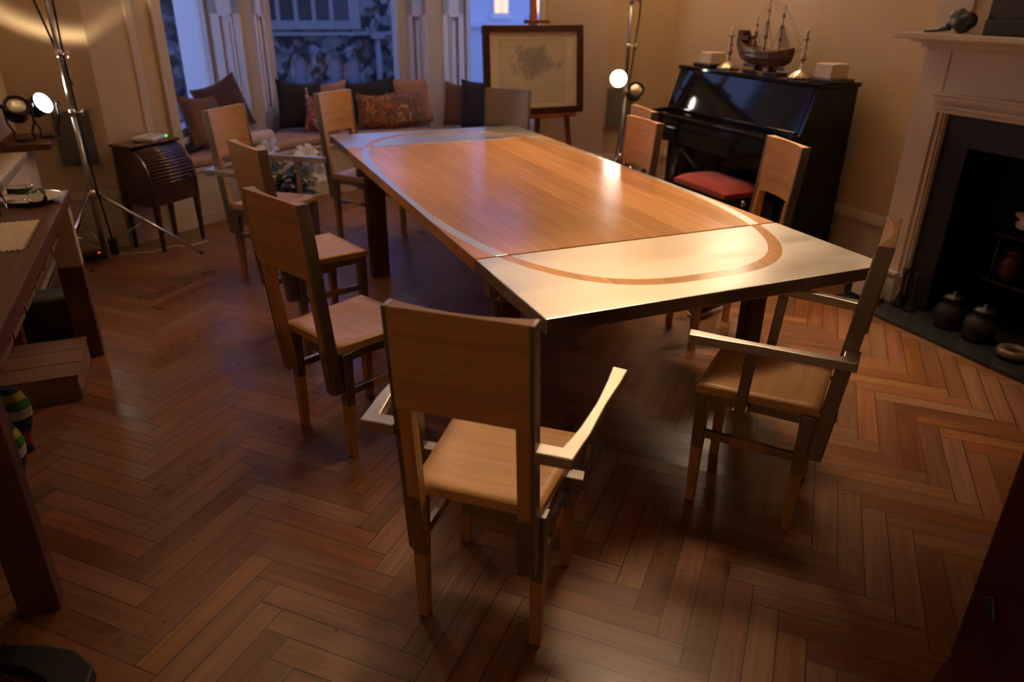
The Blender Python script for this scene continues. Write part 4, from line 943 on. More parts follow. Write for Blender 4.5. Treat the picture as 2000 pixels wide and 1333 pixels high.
# white box with a black base in front of the pilaster
wb = thing('white_box', 'white box on a black base beside the left mantel pilaster', 'box', (3.52, 2.89, 0.0205))
mb = MB(); mb.hexa([(-0.045, -0.075, 0.02), (0.045, -0.075, 0.02), (0.045, 0.08, 0.02), (-0.045, 0.08, 0.02)], [(-0.040, -0.07, 0.17), (0.045, -0.07, 0.17), (0.045, 0.075, 0.17), (-0.040, 0.075, 0.17)]); mb.build('body', 'china', wb, 0.004)
mb = MB(); mb.box(-0.052, 0.048, -0.085, 0.088, 0, 0.02); mb.add([(-0.052, 0.088, 0), (0.02, 0.088, 0), (0.02, 0.110, 0.02), (-0.052, 0.110, 0.02), (-0.052, 0.118, 0.055), (0.02, 0.118, 0.055), (0.02, 0.124, 0.055), (-0.052, 0.124, 0.055), (-0.052, 0.120, 0.01), (0.02, 0.120, 0.01)], [(0, 1, 2, 3), (3, 2, 5, 4), (4, 5, 6, 7), (7, 6, 9, 8), (8, 9, 1, 0), (0, 3, 8), (3, 4, 7, 8), (1, 9, 2), (2, 9, 6, 5)]); mb.build('base', 'black', wb)

# on the mantel shelf
crumple('carved_ornament', 'bluecloth', (3.56, 2.755, 1.4685), 0.045, (0.9, 1.6, 1.0), 'blue-grey carved ornament, left end of the mantel shelf', 'ornament', 0.7)
mb = MB(); mb.tube([(3.55, 2.93, 1.477), (3.55, 2.86, 1.480), (3.56, 2.80, 1.495)], 0.01, 8, radii=[0.009, 0.008, 0.014]); tag(mb.build('carved_figurine', 'bluecloth'), 'small blue-grey carved figurine lying left of the ornament on the mantel', 'ornament')
mb = MB(); mb.box(3.53, 3.63, 2.38, 2.60, 1.4685, 1.535); tag(mb.build('dark_box', 'black', None, 0.003), 'low black box on the mantel shelf before the dark picture', 'box')
pc = thing('leaning_picture', 'large dark picture leaning on the chimney breast above the mantel', 'picture', (3.66, 2.12, 1.4685))
mb = MB(); mb.hexa([(-0.025, -0.55, 0), (0.0, -0.55, 0), (0.0, 0.55, 0), (-0.025, 0.55, 0)], [(0.005, -0.55, 0.9), (0.03, -0.55, 0.9), (0.03, 0.55, 0.9), (0.005, 0.55, 0.9)]); mb.build('canvas', 'picture', pc, 0.002)
mb = MB(); mb.bar((3.70-0.006, 2.90, 1.469), (3.70-0.006, 2.90, CEIL), 0.2, 0.012, upv=(1, 0, 0)); struct(mb, 'trim_9', 'trim', 0.003)

# flat grey panels on the far wall, with pale frames
for x0, x1, z0, z1, lb in ((3.255, 3.50, 0.628, 0.935, 'flat grey square wall panel right of the bay, behind the lit lamp'), (-0.790, -0.575, 0.572, 0.912, 'flat grey square wall panel left of the bay, behind the left lamp stand')):
    t = thing('wall_panel', lb, 'wall panel', ((x0+x1)/2, YB, (z0+z1)/2), 0, 'grey panels on the far wall'); w, h = (x1-x0)/2, (z1-z0)/2
    mb = MB(); mb.box(-w, w, -0.03, -0.001, -h, h); mb.build('cover', 'grey_panel', t, 0.003)
    mb = MB()
    for a in ((-w-0.02, -w-0.001, -h-0.02, h+0.02), (w+0.001, w+0.02, -h-0.02, h+0.02), (-w-0.02, w+0.02, h+0.001, h+0.02), (-w-0.02, w+0.02, -h-0.02, -h-0.001)): mb.box(a[0], a[1], -0.012, -0.001, a[2], a[3])
    mb.build('surround', 'wall', t, 0.002)

# ------------------------------------------------------------------ lamp stands
def lamp_head(parent, loc, aim, lit, r=0.062, name='lamp_head', power=0):
    """par-can style round lamp; local +Z is the beam"""
    q = Vector(aim).to_track_quat('Z', 'Y').to_matrix().to_4x4(); M4 = Matrix.Translation(loc) @ q
    mb = MB(); mb.lathe([(r*0.45, -0.12), (r*0.70, -0.10), (r*0.80, -0.055), (r*1.02, -0.01), (r*1.06, 0.012), (r*0.98, 0.012), (r*0.95, -0.006)], 28, mat=M4); 
    for k in range(4): mb.lathe([(r*0.80, -0.085+k*0.018), (r*0.92, -0.083+k*0.018), (r*0.92, -0.080+k*0.018), (r*0.80, -0.078+k*0.018)], 24, mat=M4)
    h = mb.build(name, 'lamp_body', parent)
    mb = MB(); mb.lathe([(r*0.93, 0.002), (r*0.7, 0.008), (r*0.3, 0.012), (r*0.02, 0.013)], 28, mat=M4); mb.build('lens', 'lamp_on' if lit else 'lamp_off', h)
    if lit and power:
        L = light('lamp_glow', 'SPOT', M4 @ Vector((0, 0, 0.03)), power, (1.0, 0.80, 0.55), 0.05, M4 @ Vector((0, 0, 1)), angle=math.radians(120), blend=0.9, parent=None)
    return h
def clamp(mb, x, y, z, d):
    mb.lathe([(0.021, -0.02), (0.021, 0.02)], 14, mat=Matrix.Translation((x, y, z))); d = Vector(d).normalized()
    mb.tube([Vector((x, y, z)), Vector((x, y, z)) + d*0.055], 0.006, 8); mb.tube([Vector((x, y, z)) + d*0.055 - Vector((0, 0, 0.022)), Vector((x, y, z)) + d*0.055 + Vector((0, 0, 0.022))], 0.006, 8)
def tripod(name, label, x, y, feet, top, group, collar=0.46, spread_z=0.0):
    t = thing(name, label, 'lamp stand', (x, y, 0), 0, group)
    mb = MB(); mb.tube([(0, 0, 0.06), (0, 0, 0.95)], 0.0165, 14); mb.tube([(0, 0, 0.95), (0, 0, 1.6)], 0.0135, 14); mb.tube([(0, 0, 1.6), (0, 0, top)], 0.0105, 14); mb.build('pole', 'steel', t)
    mb = MB(); mb.lathe([(0.030, collar-0.025), (0.034, collar), (0.030, collar+0.025)], 18); mb.build('collar', 'chrome', t)
    for zc, dc in ((0.95, (1, -0.3, 0)), (1.28, (1, -0.5, 0)), (1.6, (1, -0.3, 0))): mb = MB(); clamp(mb, 0, 0, zc, dc); mb.build('clamp', 'chrome', t)
    for fx, fy in feet:
        d = Vector((fx-x, fy-y, 0)); u = d.normalized()
        mb = MB(); mb.tube([Vector((u.x*0.03, u.y*0.03, collar)), Vector((d.x, d.y, 0.012))], 0.0105, 10)
        lg = mb.build('leg', 'chrome', t)
        mb = MB(); mb.tube([Vector((u.x*0.018, u.y*0.018, 0.13)), Vector((u.x*0.03, u.y*0.03, collar)).lerp(Vector((d.x, d.y, 0.012)), 0.45)], 0.006, 8); mb.build('brace', 'steel', lg)
        mb = MB(); mb.ball((d.x, d.y, 0.0125), 0.012, (1, 1, 1), 10, 8); mb.build('foot', 'black', lg)
    return t
GS = 'tripod lamp stands'
lx, ly = -0.625, 5.235
ls = tripod('lamp_stand', 'steel tripod lamp stand in front of the left grey wall panel', lx, ly, [(-0.05, 5.21), (-0.90, 4.78), (-0.86, 5.48)], 2.35, GS)
mb = MB(); mb.tube([(0.03, 0.02, 1.62), (0.02, 0.01, 1.28), (0.025, 0.0, 0.9), (0.035, -0.01, 0.5), (0.06, -0.02, 0.17)], 0.006, 8)
mb.tube([(-0.14, -0.02, 2.2), (-0.10, -0.02, 1.75), (-0.03, 0, 1.4), (0.03, 0.02, 1.1)], 0.006, 8)
mb.build('cable', 'black', ls)
mb = MB(); mb.box(0.035, 0.085, -0.045, 0.005, 0.06, 0.17); mb.build('inline_switch', 'black', ls, 0.008)
lamp_head(ls, (0, 0.0, 2.42), (0.55, -0.5, 0.75), True, name='upper_lamp')
rx, ry = 3.165, 5.17
rs = tripod('lamp_stand', 'steel tripod lamp stand between the map easel and the piano', rx, ry, [(2.72, 5.05), (3.40, 4.98), (3.36, 5.48)], 2.35, GS)
mb = MB(); mb.tube([(0.10, 0.03, 2.3), (0.095, 0.03, 1.5), (0.06, 0.03, 1.12), (0.02, 0.02, 0.8), (-0.03, 0.02, 0.5), (0.0, 0.03, 0.1)], 0.006, 8); mb.build('cable', 'black', rs)
lamp_head(rs, (-0.085, -0.03, 1.055), (-0.50, -0.86, 0.10), True, 0.066, power=26)
lamp_head(rs, (0.085, -0.02, 0.965), (-0.30, -0.80, 0.55), False, 0.060)
mb = MB(); mb.tube([(0, 0, 1.05), (-0.045, 0.03, 1.045)], 0.008, 8); mb.tube([(0, 0, 0.95), (0.06, 0.02, 0.945)], 0.008, 8); mb.build('lamp_bracket', 'chrome', rs)
lamp_head(rs, (0, 0, 2.42), (0.1, 0.2, 0.95), True, name='upper_lamp')

# ------------------------------------------------------------------ left wall: radiator, shelf with two lamps
rd = thing('radiator', 'cream column radiator on the left wall under the small shelf', 'radiator', (-0.93, 4.75, 0))
for k in range(16):
    y = -0.52 + k*0.062
    mb = MB()
    for dx in (-0.045, 0.0, 0.045): mb.tube([(dx, y, 0.14), (dx, y, 0.74)], 0.017, 10)
    mb.tube([(-0.060, y, 0.12), (0.060, y, 0.12)], 0.022, 10); mb.tube([(-0.062, y, 0.755), (0.062, y, 0.755)], 0.024, 10)
    mb.build('radiator_column', 'cream_enamel', rd)
for y in (-0.53, 0.42): mb = MB(); mb.box(-0.05, 0.05, y-0.012, y+0.012, 0, 0.13); mb.build('foot', 'cream_enamel', rd, 0.004)
mb = MB(); mb.tube([(0.0, -0.54, 0.10), (0.0, -0.60, 0.10), (0.0, -0.60, 0.0)], 0.010, 8); mb.lathe([(0.02, 0.12), (0.024, 0.17), (0.015, 0.185)], 14, mat=Matrix.Translation((0, -0.60, 0))); mb.build('valve', 'chrome', rd)
mb = MB(); mb.box(-0.985, -0.745, 4.98, 5.40, 0.7805, 0.815); mb.box(-0.985, -0.965, 4.98, 5.40, 0.815, 0.835)
tag(mb.build('radiator_shelf', 'midwood', None, 0.004), 'dark wooden board on top of the radiator carrying two spotlights', 'shelf')
def spot_on_shelf(x, y, aim, lit, label, power=0):
    t = thing('spotlight', label, 'spotlight', (x, y, 0.8155), 0, 'round spotlights on the radiator board')
    lamp_head(t, (0, 0, 0.195), aim, lit, 0.062, name='housing', power=0)
    mb = MB(); 
    for s in (-1, 1): mb.tube([(s*0.07, 0, 0.195), (s*0.066, 0.0, 0.10), (s*0.045, 0, 0.05), (s*0.05, 0.0, 0.006), (0, 0, 0.006)], 0.006, 8)
    mb.lathe([(0.04, 0), (0.04, 0.008), (0.012, 0.012)], 18)
    for s in (-1, 1): mb.lathe([(0.012, -0.008), (0.012, 0.008)], 12, mat=Matrix.Translation((s*0.075, 0, 0.195)) @ Matrix.Rotation(PI/2, 4, 'Y'))
    mb.build('yoke', 'black', t)
    if lit: light('lamp_glow', 'SPOT', Vector((x, y, 1.01)) + Vector(aim).normalized()*0.03, power, (1.0, 0.78, 0.5), 0.05, Vector((x, y, 1.01)) + Vector(aim), angle=math.radians(100), blend=0.9)
spot_on_shelf(-0.885, 5.13, (0.25, -0.70, 0.75), False, 'round black spotlight, unlit, on the shelf above the radiator')
spot_on_shelf(-0.765, 5.22, (0.75, -0.60, 0.42), True, 'round black spotlight, lit, on the shelf above the radiator', 7)

# ------------------------------------------------------------------ roll-top cabinet with the white router
ca = math.atan2(0.26, 0.28); cw, cd, chh = 0.385, 0.30, 0.705
cc = Vector((-0.14, 5.45, 0)) + Vector((-math.sin(ca), math.cos(ca), 0))*cd/2
cb_ = thing('rolltop_cabinet', 'small dark mahogany roll-top cabinet on tapered legs left of the bay', 'cabinet', (cc.x, cc.y, 0), ca)
hw, hd = cw/2, cd/2
for sx in (-1, 1):
    for sy in (-1, 1):
        mb = MB(); mb.bar((sx*(hw-0.018), sy*(hd-0.018), 0.36), (sx*(hw-0.018), sy*(hd-0.018), 0), 0.034, 0.034, upv=(0, 1, 0), w2=0.020, h2=0.020); mb.build('leg', 'darkwood', cb_, 0.002)
for sx in (-1, 1):
    prof = [(-hd, 0.31), (-hd, 0.44)] + [(-hd + 0.175*(1-math.cos(t)), 0.44 + 0.245*math.sin(t)) for t in [PI/2*k/8 for k in range(1, 9)]] + [(hd, 0.685), (hd, 0.31)]
    n_ = len(prof); x0, x1 = (hw-0.016, hw) if sx > 0 else (-hw, -hw+0.016)
    mb = MB(); vs = [(x0, y, z) for y, z in prof] + [(x1, y, z) for y, z in prof]
    mb.add(vs, [tuple(range(n_)), tuple(reversed(range(n_, 2*n_)))] + [(i, (i+1) % n_, n_+(i+1) % n_, n_+i) for i in range(n_)]); mb.build('side_panel', 'darkwood', cb_, 0.002)
mb = MB(); M_ = 16
for k in range(M_):
    t0, t1 = PI/2*k/M_, PI/2*(k+1)/M_; f = lambda t, r: (-hd + 0.010 + 0.168*(1-math.cos(t)) + r*math.cos(t)*0, 0.44 + 0.235*math.sin(t) - 0.0)
    (ya, za), (yb, zb) = f(t0, 0), f(t1, 0)
    mb.tube([(-hw+0.017, (ya+yb)/2, (za+zb)/2), (hw-0.017, (ya+yb)/2, (za+zb)/2)], 0.0125, 8)
mb.build('tambour', 'darkwood', cb_)
mb = MB(); mb.box(-hw+0.016, hw-0.016, -hd+0.006, -hd+0.024, 0.315, 0.440); dr = mb.build('drawer', 'darkwood', cb_, 0.002)
mb = MB(); mb.lathe([(0.004, 0), (0.009, 0.012), (0.005, 0.02)], 12, mat=Matrix.Translation((0.12, -hd-0.002, 0.47)) @ Matrix.Rotation(PI/2, 4, 'X')); mb.build('knob', 'brass', cb_)
mb = MB(); mb.box(-hw+0.016, hw-0.016, -hd+0.024, hd-0.01, 0.312, 0.33); mb.box(-hw+0.016, hw-0.016, hd-0.012, hd, 0.312, 0.685); mb.build('carcass', 'darkwood', cb_)
mb = MB(); mb.box(-hw-0.016, hw+0.016, -0.035, hd+0.004, 0.686, chh); mb.build('top', 'darkwood', cb_, 0.004)
rt_ = thing('router', 'flat white router with a green light on the cabinet', 'router', (cc.x - 0.015*math.cos(ca) - 0.085*math.sin(ca)*-0 , cc.y + 0.055, chh+0.0005), ca + 0.35)
mb = MB(); mb.box(-0.095, 0.095, -0.075, 0.075, 0.0, 0.030); mb.build('casing', 'white', rt_, 0.012, 4)
mb = MB(); mb.ball((0.082, -0.0755, 0.018), 0.0065, (1, 0.5, 1), 10, 8); mb.build('status_light', 'green_led', rt_)
mb = MB(); mb.lathe([(0.014, 0.0301), (0.012, 0.0306)], 16); mb.build('emblem', 'grey_panel', rt_)

# ------------------------------------------------------------------ side table along the left wall
TXr, TYf, TYn, TZs = -0.545, 3.85, 1.96, 0.785
st = thing('side_table', 'long wooden side table along the left wall with drawers under its top', 'table', ((XL+TXr)/2, 3.0, 0))
sx_, sy_ = (XL+TXr)/2, 3.0
def sbox(mb, x0, x1, y0, y1, z0, z1, mi=0): return mb.box(x0-sx_, x1-sx_, y0-sy_, y1-sy_, z0, z1, mi)
mb = MB(); sbox(mb, XL+0.035, TXr, TYn, TYf, TZs-0.055, TZs); mb.build('tabletop', 'midwood', st, 0.004)
for y in (TYf-0.09, TYn+0.03):
    for x in (TXr-0.055, XL+0.09):
        mb = MB(); sbox(mb, x-0.05, x+0.05, y-0.035, y+0.035, 0, 0.46); lg = mb.build('leg', 'midwood', st, 0.003)
        mb = MB(); sbox(mb, x-0.051, x+0.051, y-0.036, y+0.036, 0.46, TZs-0.056); mb.build('leg_sleeve', 'cream_enamel' if y > 3 else 'midwood', lg, 0.003)
for k in range(6):
    y = 3.62 - k*0.235
    mb = MB(); sbox(mb, TXr-0.30, TXr-0.075, y-0.10, y+0.10, TZs-0.185, TZs-0.056); dr = mb.build('drawer', 'crate', st, 0.003)
    mb = MB(); sbox(mb, TXr-0.076, TXr-0.068, y-0.105, y-0.085, TZs-0.19, TZs-0.056); sbox(mb, TXr-0.076, TXr-0.068, y+0.085, y+0.105, TZs-0.19, TZs-0.056); sbox(mb, TXr-0.076, TXr-0.068, y-0.085, y+0.085, TZs-0.19, TZs-0.172); mb.build('drawer_edge', 'crate', dr, 0.001)
# things on the side table
def on(z=TZs): return z + 0.0005
pt = MB(); pt.lathe([(0.05, 0), (0.06, 0.004), (0.115, 0.016), (0.12, 0.020), (0.112, 0.019), (0.06, 0.009), (0.05, 0.008)], 40); tag(pt.build('plate', 'china', loc=(-0.665, 3.68, on())), 'round cream plate at the far end of the side table', 'plate')
def cup(x, y, r, h, label, z=on()):
    t = thing('ashtray_bowl', label, 'bowl', (x, y, z), 0, 'dark green glazed bowls')
    mb = MB(); mb.lathe([(r*0.9, 0), (r, 0.01), (r, h-0.004), (r*0.97, h), (r*0.90, h-0.002), (r*0.88, 0.012)], 30); mb.build('body', 'bottle_green', t)
    mb = MB(); mb.lathe([(r*0.90, h), (r*0.985, h+0.0015), (r*0.985, h+0.0005)], 30); mb.build('rim', 'chrome', t)
cup(-0.725, 3.80, 0.050, 0.040, 'dark green glazed bowl at the back of the plate, nearest the radiator')
cup(-0.79, 3.43, 0.052, 0.040, 'dark green silver-rimmed bowl in front of the plate')
cup(-0.91, 3.58, 0.052, 0.055, 'dark green bowl against the wall end of the side table')
def wine_glass(x, y, label, h=0.15, lying=False, ang=0):
    M4 = Matrix.Identity(4)
    if lying: M4 = Matrix.Translation((0, 0, 0.036)) @ Matrix.Rotation(ang, 4, 'Z') @ Matrix.Rotation(PI/2*0.97, 4, 'Y')
    mb = MB(); mb.lathe([(0.033, 0), (0.032, 0.002), (0.004, 0.008), (0.0035, h*0.5), (0.02, h*0.56), (0.034, h*0.75), (0.030, h), (0.029, h), (0.033, h*0.75), (0.018, h*0.58)], 24, mat=M4)
    tag(mb.build('wine_glass', 'glass', loc=(x, y, on())), label, 'glass', 'wine glasses on the side table')
wine_glass(-0.85, 3.69, 'upright wine glass beside the far end plate')
wine_glass(-0.93, 3.69, 'wine glass lying on its side near the wall', lying=True, ang=2.4)
wine_glass(-0.74, 3.53, 'wine glass lying on its side across the plate edge', lying=True, ang=0.3)
wine_glass(-0.92, 3.44, 'upright wine glass nearest the viewer on the side table')
mb = MB(); mb.ball((0, 0, 0.0), 0.06, (1.2, 0.9, 0.35), 20, 12, jit=0.5); zm = min(p[2] for p in mb.v); mb.v = [(x, y, z-zm) for x, y, z in mb.v]; tag(mb.build('purple_napkin', 'purple', loc=(-0.87, 3.775, on())), 'crumpled purple napkin behind the glasses on the side table', 'napkin')
# teaspoon, tray cloth
mb = MB(); mb.tube([(-0.97, 3.352, on()+0.004), (-0.80, 3.353, on()+0.004)], 0.003, 6); mb.ball((-0.78, 3.354, on()+0.004), 0.016, (1.3, 0.8, 0.25), 12, 8); tag(mb.build('teaspoon', 'chrome'), 'silver teaspoon between the green bowl and the lace cloth', 'spoon')
mb = MB(); n_ = 46; P = []
for k in range(n_*4):
    s_, f = divmod(k, n_); f = f/n_; w, h = 0.19, 0.20; z_ = 0.008*((k % 2)*2-1)
    x, y = [(-w + 2*w*f, -h - z_), (w + z_, -h + 2*h*f), (w - 2*w*f, h + z_), (-w - z_, h - 2*h*f)][s_]; P.append((x, y))
mb.prism(P, 0, 0.004); tag(mb.build('lace_cloth', 'lace', loc=(-0.785, 3.12, on())), 'cream cloth with a lace edge on the side table', 'cloth')
mb = MB(); mb.tube([(-0.70, 2.95, on()+0.006), (-0.73, 2.82, on()+0.006), (-0.80, 2.70, on()+0.006), (-0.90, 2.58, on()+0.006)], 0.005, 8); tag(mb.build('white_cable', 'white'), 'white cable curving across the side table below the lace cloth', 'cable')
mb = MB(); mb.box(-0.98, -0.72, 2.25, 2.60, on(), on()+0.012); tag(mb.build('closed_notebook', 'black', None, 0.003), 'dark closed notebook on the near part of the side table', 'notebook')

# low crate under the side table
cr = thing('wooden_crate', 'low dusty wooden crate on the floor under the side table', 'crate', (-0.79, 3.50, 0), 0.0)
mb = MB()
for k in range(3): mb.box(-0.19, 0.19, -0.215+k*0.145, -0.215+k*0.145+0.139, 0.108, 0.12)
mb.build('lid', 'crate', cr, 0.002)
mb = MB(); mb.box(-0.185, 0.185, -0.212, -0.200, 0, 0.107); mb.box(-0.185, 0.185, 0.200, 0.212, 0, 0.107); mb.box(-0.185, -0.173, -0.2, 0.2, 0, 0.107); mb.box(0.173, 0.185, -0.2, 0.2, 0, 0.107); mb.build('sides', 'crate', cr, 0.002)
mb = MB(); mb.box(-0.16, 0.16, -0.02, 0.02, 0, 0); 
mb = MB(); mb.box(-0.16, 0.165, -0.10, 0.08, 0, 0.26); 
dk = mb.build('dark_bag', 'black', None, 0.03, 4, loc=(-0.78, 4.00, 0)); tag(dk, 'soft black bag on the floor at the far end of the side table', 'bag')
# power block with a red light, loose cable
pb = thing('power_adapter', 'black power adapter with a red light on the floor by the left lamp stand', 'adapter', (-0.70, 5.335, 0), 0.5)
mb = MB(); mb.box(-0.07, 0.07, -0.035, 0.035, 0.0, 0.05); mb.build('casing', 'black', pb, 0.006)
mb = MB(); mb.ball((0.02, -0.03, 0.052), 0.007, (1, 1, 0.6), 10, 8); mb.build('status_light', 'red_led', pb)
mb = MB(); mb.tube([(-0.68, 5.50, 0.005), (-0.55, 5.40, 0.005), (-0.35, 5.36, 0.005), (-0.22, 5.46, 0.005), (-0.12, 5.42, 0.005), (0.0, 5.50, 0.005)], 0.004, 8); tag(mb.build('floor_cable', 'white'), 'thin pale cable on the floor under the roll-top cabinet', 'cable')

# striped knitted scarf hanging at the left edge, dark umbrella, red bag
sc_ = MB(); rings = []
for k in range(15):
    f = k/14; z = 0.30 - f*0.25; w = 0.030 + 0.020*f; rings.append([(w*math.cos(2*PI*j/14)*(1+0.25*math.sin(3*2*PI*j/14)) + 0.02*math.sin(f*5), w*0.6*math.sin(2*PI*j/14) + 0.0, z) for j in range(14)])
loft(rings, mb=sc_); s1 = sc_.build('striped_scarf', 'stripes', loc=(-0.685, 2.56, 0.14)); tag(s1, 'striped knitted scarf end hanging under the side table, the farther one', 'scarf', 'striped scarf ends')
s2 = s1.copy(); COL.objects.link(s2); s2.location = (-0.68, 2.36, 0.10); s2.rotation_euler = (0, 0.04, 0.6); s2['label'] = 'striped knitted scarf end hanging under the side table, the nearer one'

# foreground: black strap loop on the floor, maroon drape
def ribbon(pts, w, t, name, mat, label, cat):
    mb = MB(); pts = [Vector(p) for p in pts]; rr = []
    for i, p in enumerate(pts):
        d = (pts[min(i+1, len(pts)-1)] - pts[max(i-1, 0)]).normalized(); s_ = Vector((-d.y, d.x, 0)).normalized(); W_ = w[i] if isinstance(w, list) else w
        rr.append([p - s_*W_/2, p + s_*W_/2, p + s_*W_/2 + Vector((0, 0, t)), p - s_*W_/2 + Vector((0, 0, t))])
    loft(rr, smooth=False, mb=mb); tag(mb.build(name, mat, None, min(t*0.3, 0.006), 3), label, cat)
ribbon([(-0.90, 1.90, 0.001), (-0.74, 1.83, 0.001), (-0.66, 1.79, 0.001), (-0.58, 1.745, 0.001), (-0.52, 1.695, 0.001), (-0.485, 1.64, 0.001), (-0.49, 1.58, 0.001), (-0.56, 1.55, 0.001), (-0.70, 1.58, 0.001), (-0.88, 1.64, 0.001)], [0.045, 0.05, 0.055, 0.075, 0.095, 0.10, 0.10, 0.085, 0.05, 0.04], 0.045, 'bag_strap', 'black', 'black padded strap loop on the floor at the bottom left corner', 'strap')

# wall spotlight above the piano (its light is set at the top)
wsp = thing('wall_light', 'adjustable spotlight on the right wall above the piano', 'wall light', (XR, 4.38, 1.93))
mb = MB(); mb.lathe([(0.045, 0), (0.045, 0.02), (0.015, 0.03)], 20, mat=Matrix.Rotation(-PI/2, 4, 'Y')); mb.tube([(-0.02, 0, 0), (-0.10, -0.02, -0.01)], 0.008, 8); mb.build('bracket', 'chrome', wsp)
lamp_head(wsp, (-0.12, -0.02, -0.03), (-2.1, -1.94, -1.58), True, 0.05)

# maroon cloth draped over a tall round stand, bottom right corner
def drape():
    t = thing('draped_cloth', 'dark maroon floor-length cloth at the bottom right corner of the photo', 'cloth', (2.05, 0.55, 0))
    seg = 120; rings = []
    for z, g, fl_ in ((0.0, 1.0, 1.0), (0.008, 1.0, 0.9), (0.02, 1.0, 0.55), (0.05, 1.0, 0.2), (0.12, 1.0, 0.02), (0.3, 1.0, 0), (0.6, 1.0, 0), (0.86, 1.0, 0), (0.90, 0.97, 0), (0.915, 0.86, 0)):
        rg = []
        for k in range(seg):
            d = 360*k/seg; a = math.radians(d)
            if 100 <= d <= 140.4: q = 0.445/math.cos(math.radians(d-117))
            elif d > 140.4: q = 0.40 + 0.085*math.exp(-(d-140.4)/30)
            else: q = 0.40 + 0.066*math.exp(-(100-d)/30)
            flare = 0.23*max(0, min(1, (d-141)/22))*max(0, min(1, (250-d)/50))
            fold = 0 if 98 < d < 160 else 0.010*math.sin(math.radians(7*d)) + 0.005*math.sin(math.radians(15*d+40))
            q = q*g + fold*g + flare*fl_*(1+0.10*math.sin(math.radians(9*d)))
            rg.append((q*math.cos(a), q*math.sin(a), z + 0.0005))
        rings.append(rg)
    loft(rings).build('cloth', 'maroon', t)
    a = math.radians(148.1); c = Vector((0.469*math.cos(a), 0.469*math.sin(a), 0.233)); tv = Vector((-math.sin(a), math.cos(a), 0)); zv = Vector((0, 0, 1))
    def dia(s, off): return [tuple(c + Vector((math.cos(a), math.sin(a), 0))*off + (tv*x + zv*z)*s) for x, z in ((-1, 0.1), (0.1, 1.0), (1.0, -0.15), (-0.15, -1))]
    for nm_, s, o0, o1, m in (('patch_border', 0.040, 0.0, 0.006, 'grey_panel'), ('patch', 0.036, 0.006, 0.008, 'black')):
        mb = MB(); mb.add(dia(s, o0) + dia(s, o1), [(0, 1, 2, 3), (7, 6, 5, 4), (0, 4, 5, 1), (1, 5, 6, 2), (2, 6, 7, 3), (3, 7, 4, 0)]); mb.build(nm_, m, t, 0.002)
    return t
dp = drape()

# ------------------------------------------------------------------ cushions on the window seat
SZ = 0.505
def pad(name, poly, z0, z1, mat, label):
    mb = MB(); mb.prism(poly, z0, z1); return tag(mb.build(name, mat, None, 0.03, 4), label, 'seat pad')
f_ = lambda i, d=0.0: (front[i][0], front[i][1] - d)
pad('seat_pad', [f_(0, 0.02), f_(1, 0.02), f_(2, 0.02), (0.56, 6.35), (0.42, 6.62), (0.34, 6.98), (0.22, 6.90), (-0.04, 6.12)], 0.4305, SZ, 'tan', 'brownish seat pad on the left part of the window seat')
pad('seat_pad', [(0.62, 6.38), f_(3, 0.03), f_(4, 0.03), f_(5, 0.03), f_(6, 0.03), f_(7, 0.03), (2.12, 6.38), (2.05, 6.92), (2.0, 7.18), (0.80, 7.18), (0.68, 6.92)], 0.4305, SZ, 'tan', 'long tan seat pad on the middle of the window seat')
pad('seat_pad', [(2.18, 6.36), f_(8, 0.02), f_(9, 0.02), f_(10, 0.0), (2.78, 6.12), (2.52, 6.98), (2.36, 6.90)], 0.4305, SZ, 'bolster', 'pale seat pad on the right part of the window seat')
mb = MB(); mb.tube([(0.60, 6.33, SZ-0.005+0.065), (0.42, 6.22, SZ+0.06), (0.26, 6.16, SZ+0.06)], 0.06, 18); tag(mb.build('bolster_cushion', 'bolster'), 'pale round bolster on the window seat behind the far left armchair', 'cushion')
def cushion(x, y, w, h, mat, label, ry=0.0, lean=0.28, rz=0.0, t=0.13, z=SZ+0.001, name='cushion', sag=0.02):
    mb = pillow_mb(w, h, t, sag=sag); o = mb.build(name, mat)
    R = Matrix.Rotation(rz, 4, 'Z') @ Matrix.Rotation(-lean, 4, 'X') @ Matrix.Rotation(ry, 4, 'Y')
    zmin = min((R @ Vector(p)).z for p in mb.v)
    o.matrix_world = Matrix.Translation((x, y, z - zmin)) @ R
    tag(o, label, 'cushion', 'cushions on the window seat'); return o
cushion(0.16, 6.27, 0.42, 0.40, 'brown_cush', 'brown cushion slumped beside the roll-top cabinet, left end of the seat', rz=0.9, lean=0.35, ry=0.12)
cushion(0.36, 6.62, 0.46, 0.44, 'plum', 'dark plum cushion leaning at the left window behind the armchair', rz=0.6, lean=0.2, ry=-0.25)
cushion(0.93, 6.93, 0.40, 0.42, 'navy', 'black cushion with a beaded edge, leftmost in the middle window', rz=0.1, lean=0.22, ry=0.08)
cushion(1.20, 7.00, 0.42, 0.40, 'rose', 'plain dusky rose cushion behind the small floral one on the left', lean=0.22, ry=-0.06)
cushion(1.08, 6.76, 0.30, 0.30, 'floral3', 'small pink and red floral cushion before the black one', lean=0.3, ry=0.14, t=0.10)
cushion(1.62, 7.00, 0.52, 0.40, 'navy', 'wide dark cushion behind the red and gold floral one', lean=0.22, ry=-0.10)
cushion(1.585, 6.80, 0.36, 0.32, 'floral1', 'red cushion with gold leaves in the middle window, left of the teal one', lean=0.3, ry=0.03)
cushion(1.98, 6.96, 0.36, 0.42, 'rose', 'dusky rose cushion behind the teal and red floral one', lean=0.2, ry=-0.05, rz=-0.15)
cushion(1.885, 6.80, 0.34, 0.32, 'floral2', 'teal and red floral cushion, rightmost in the middle window', lean=0.3, ry=-0.08)
cushion(2.33, 6.66, 0.34, 0.40, 'brown_cush', 'brown cushion at the left of the right-hand window, before the pier', lean=0.22, ry=0.04, rz=-0.5)
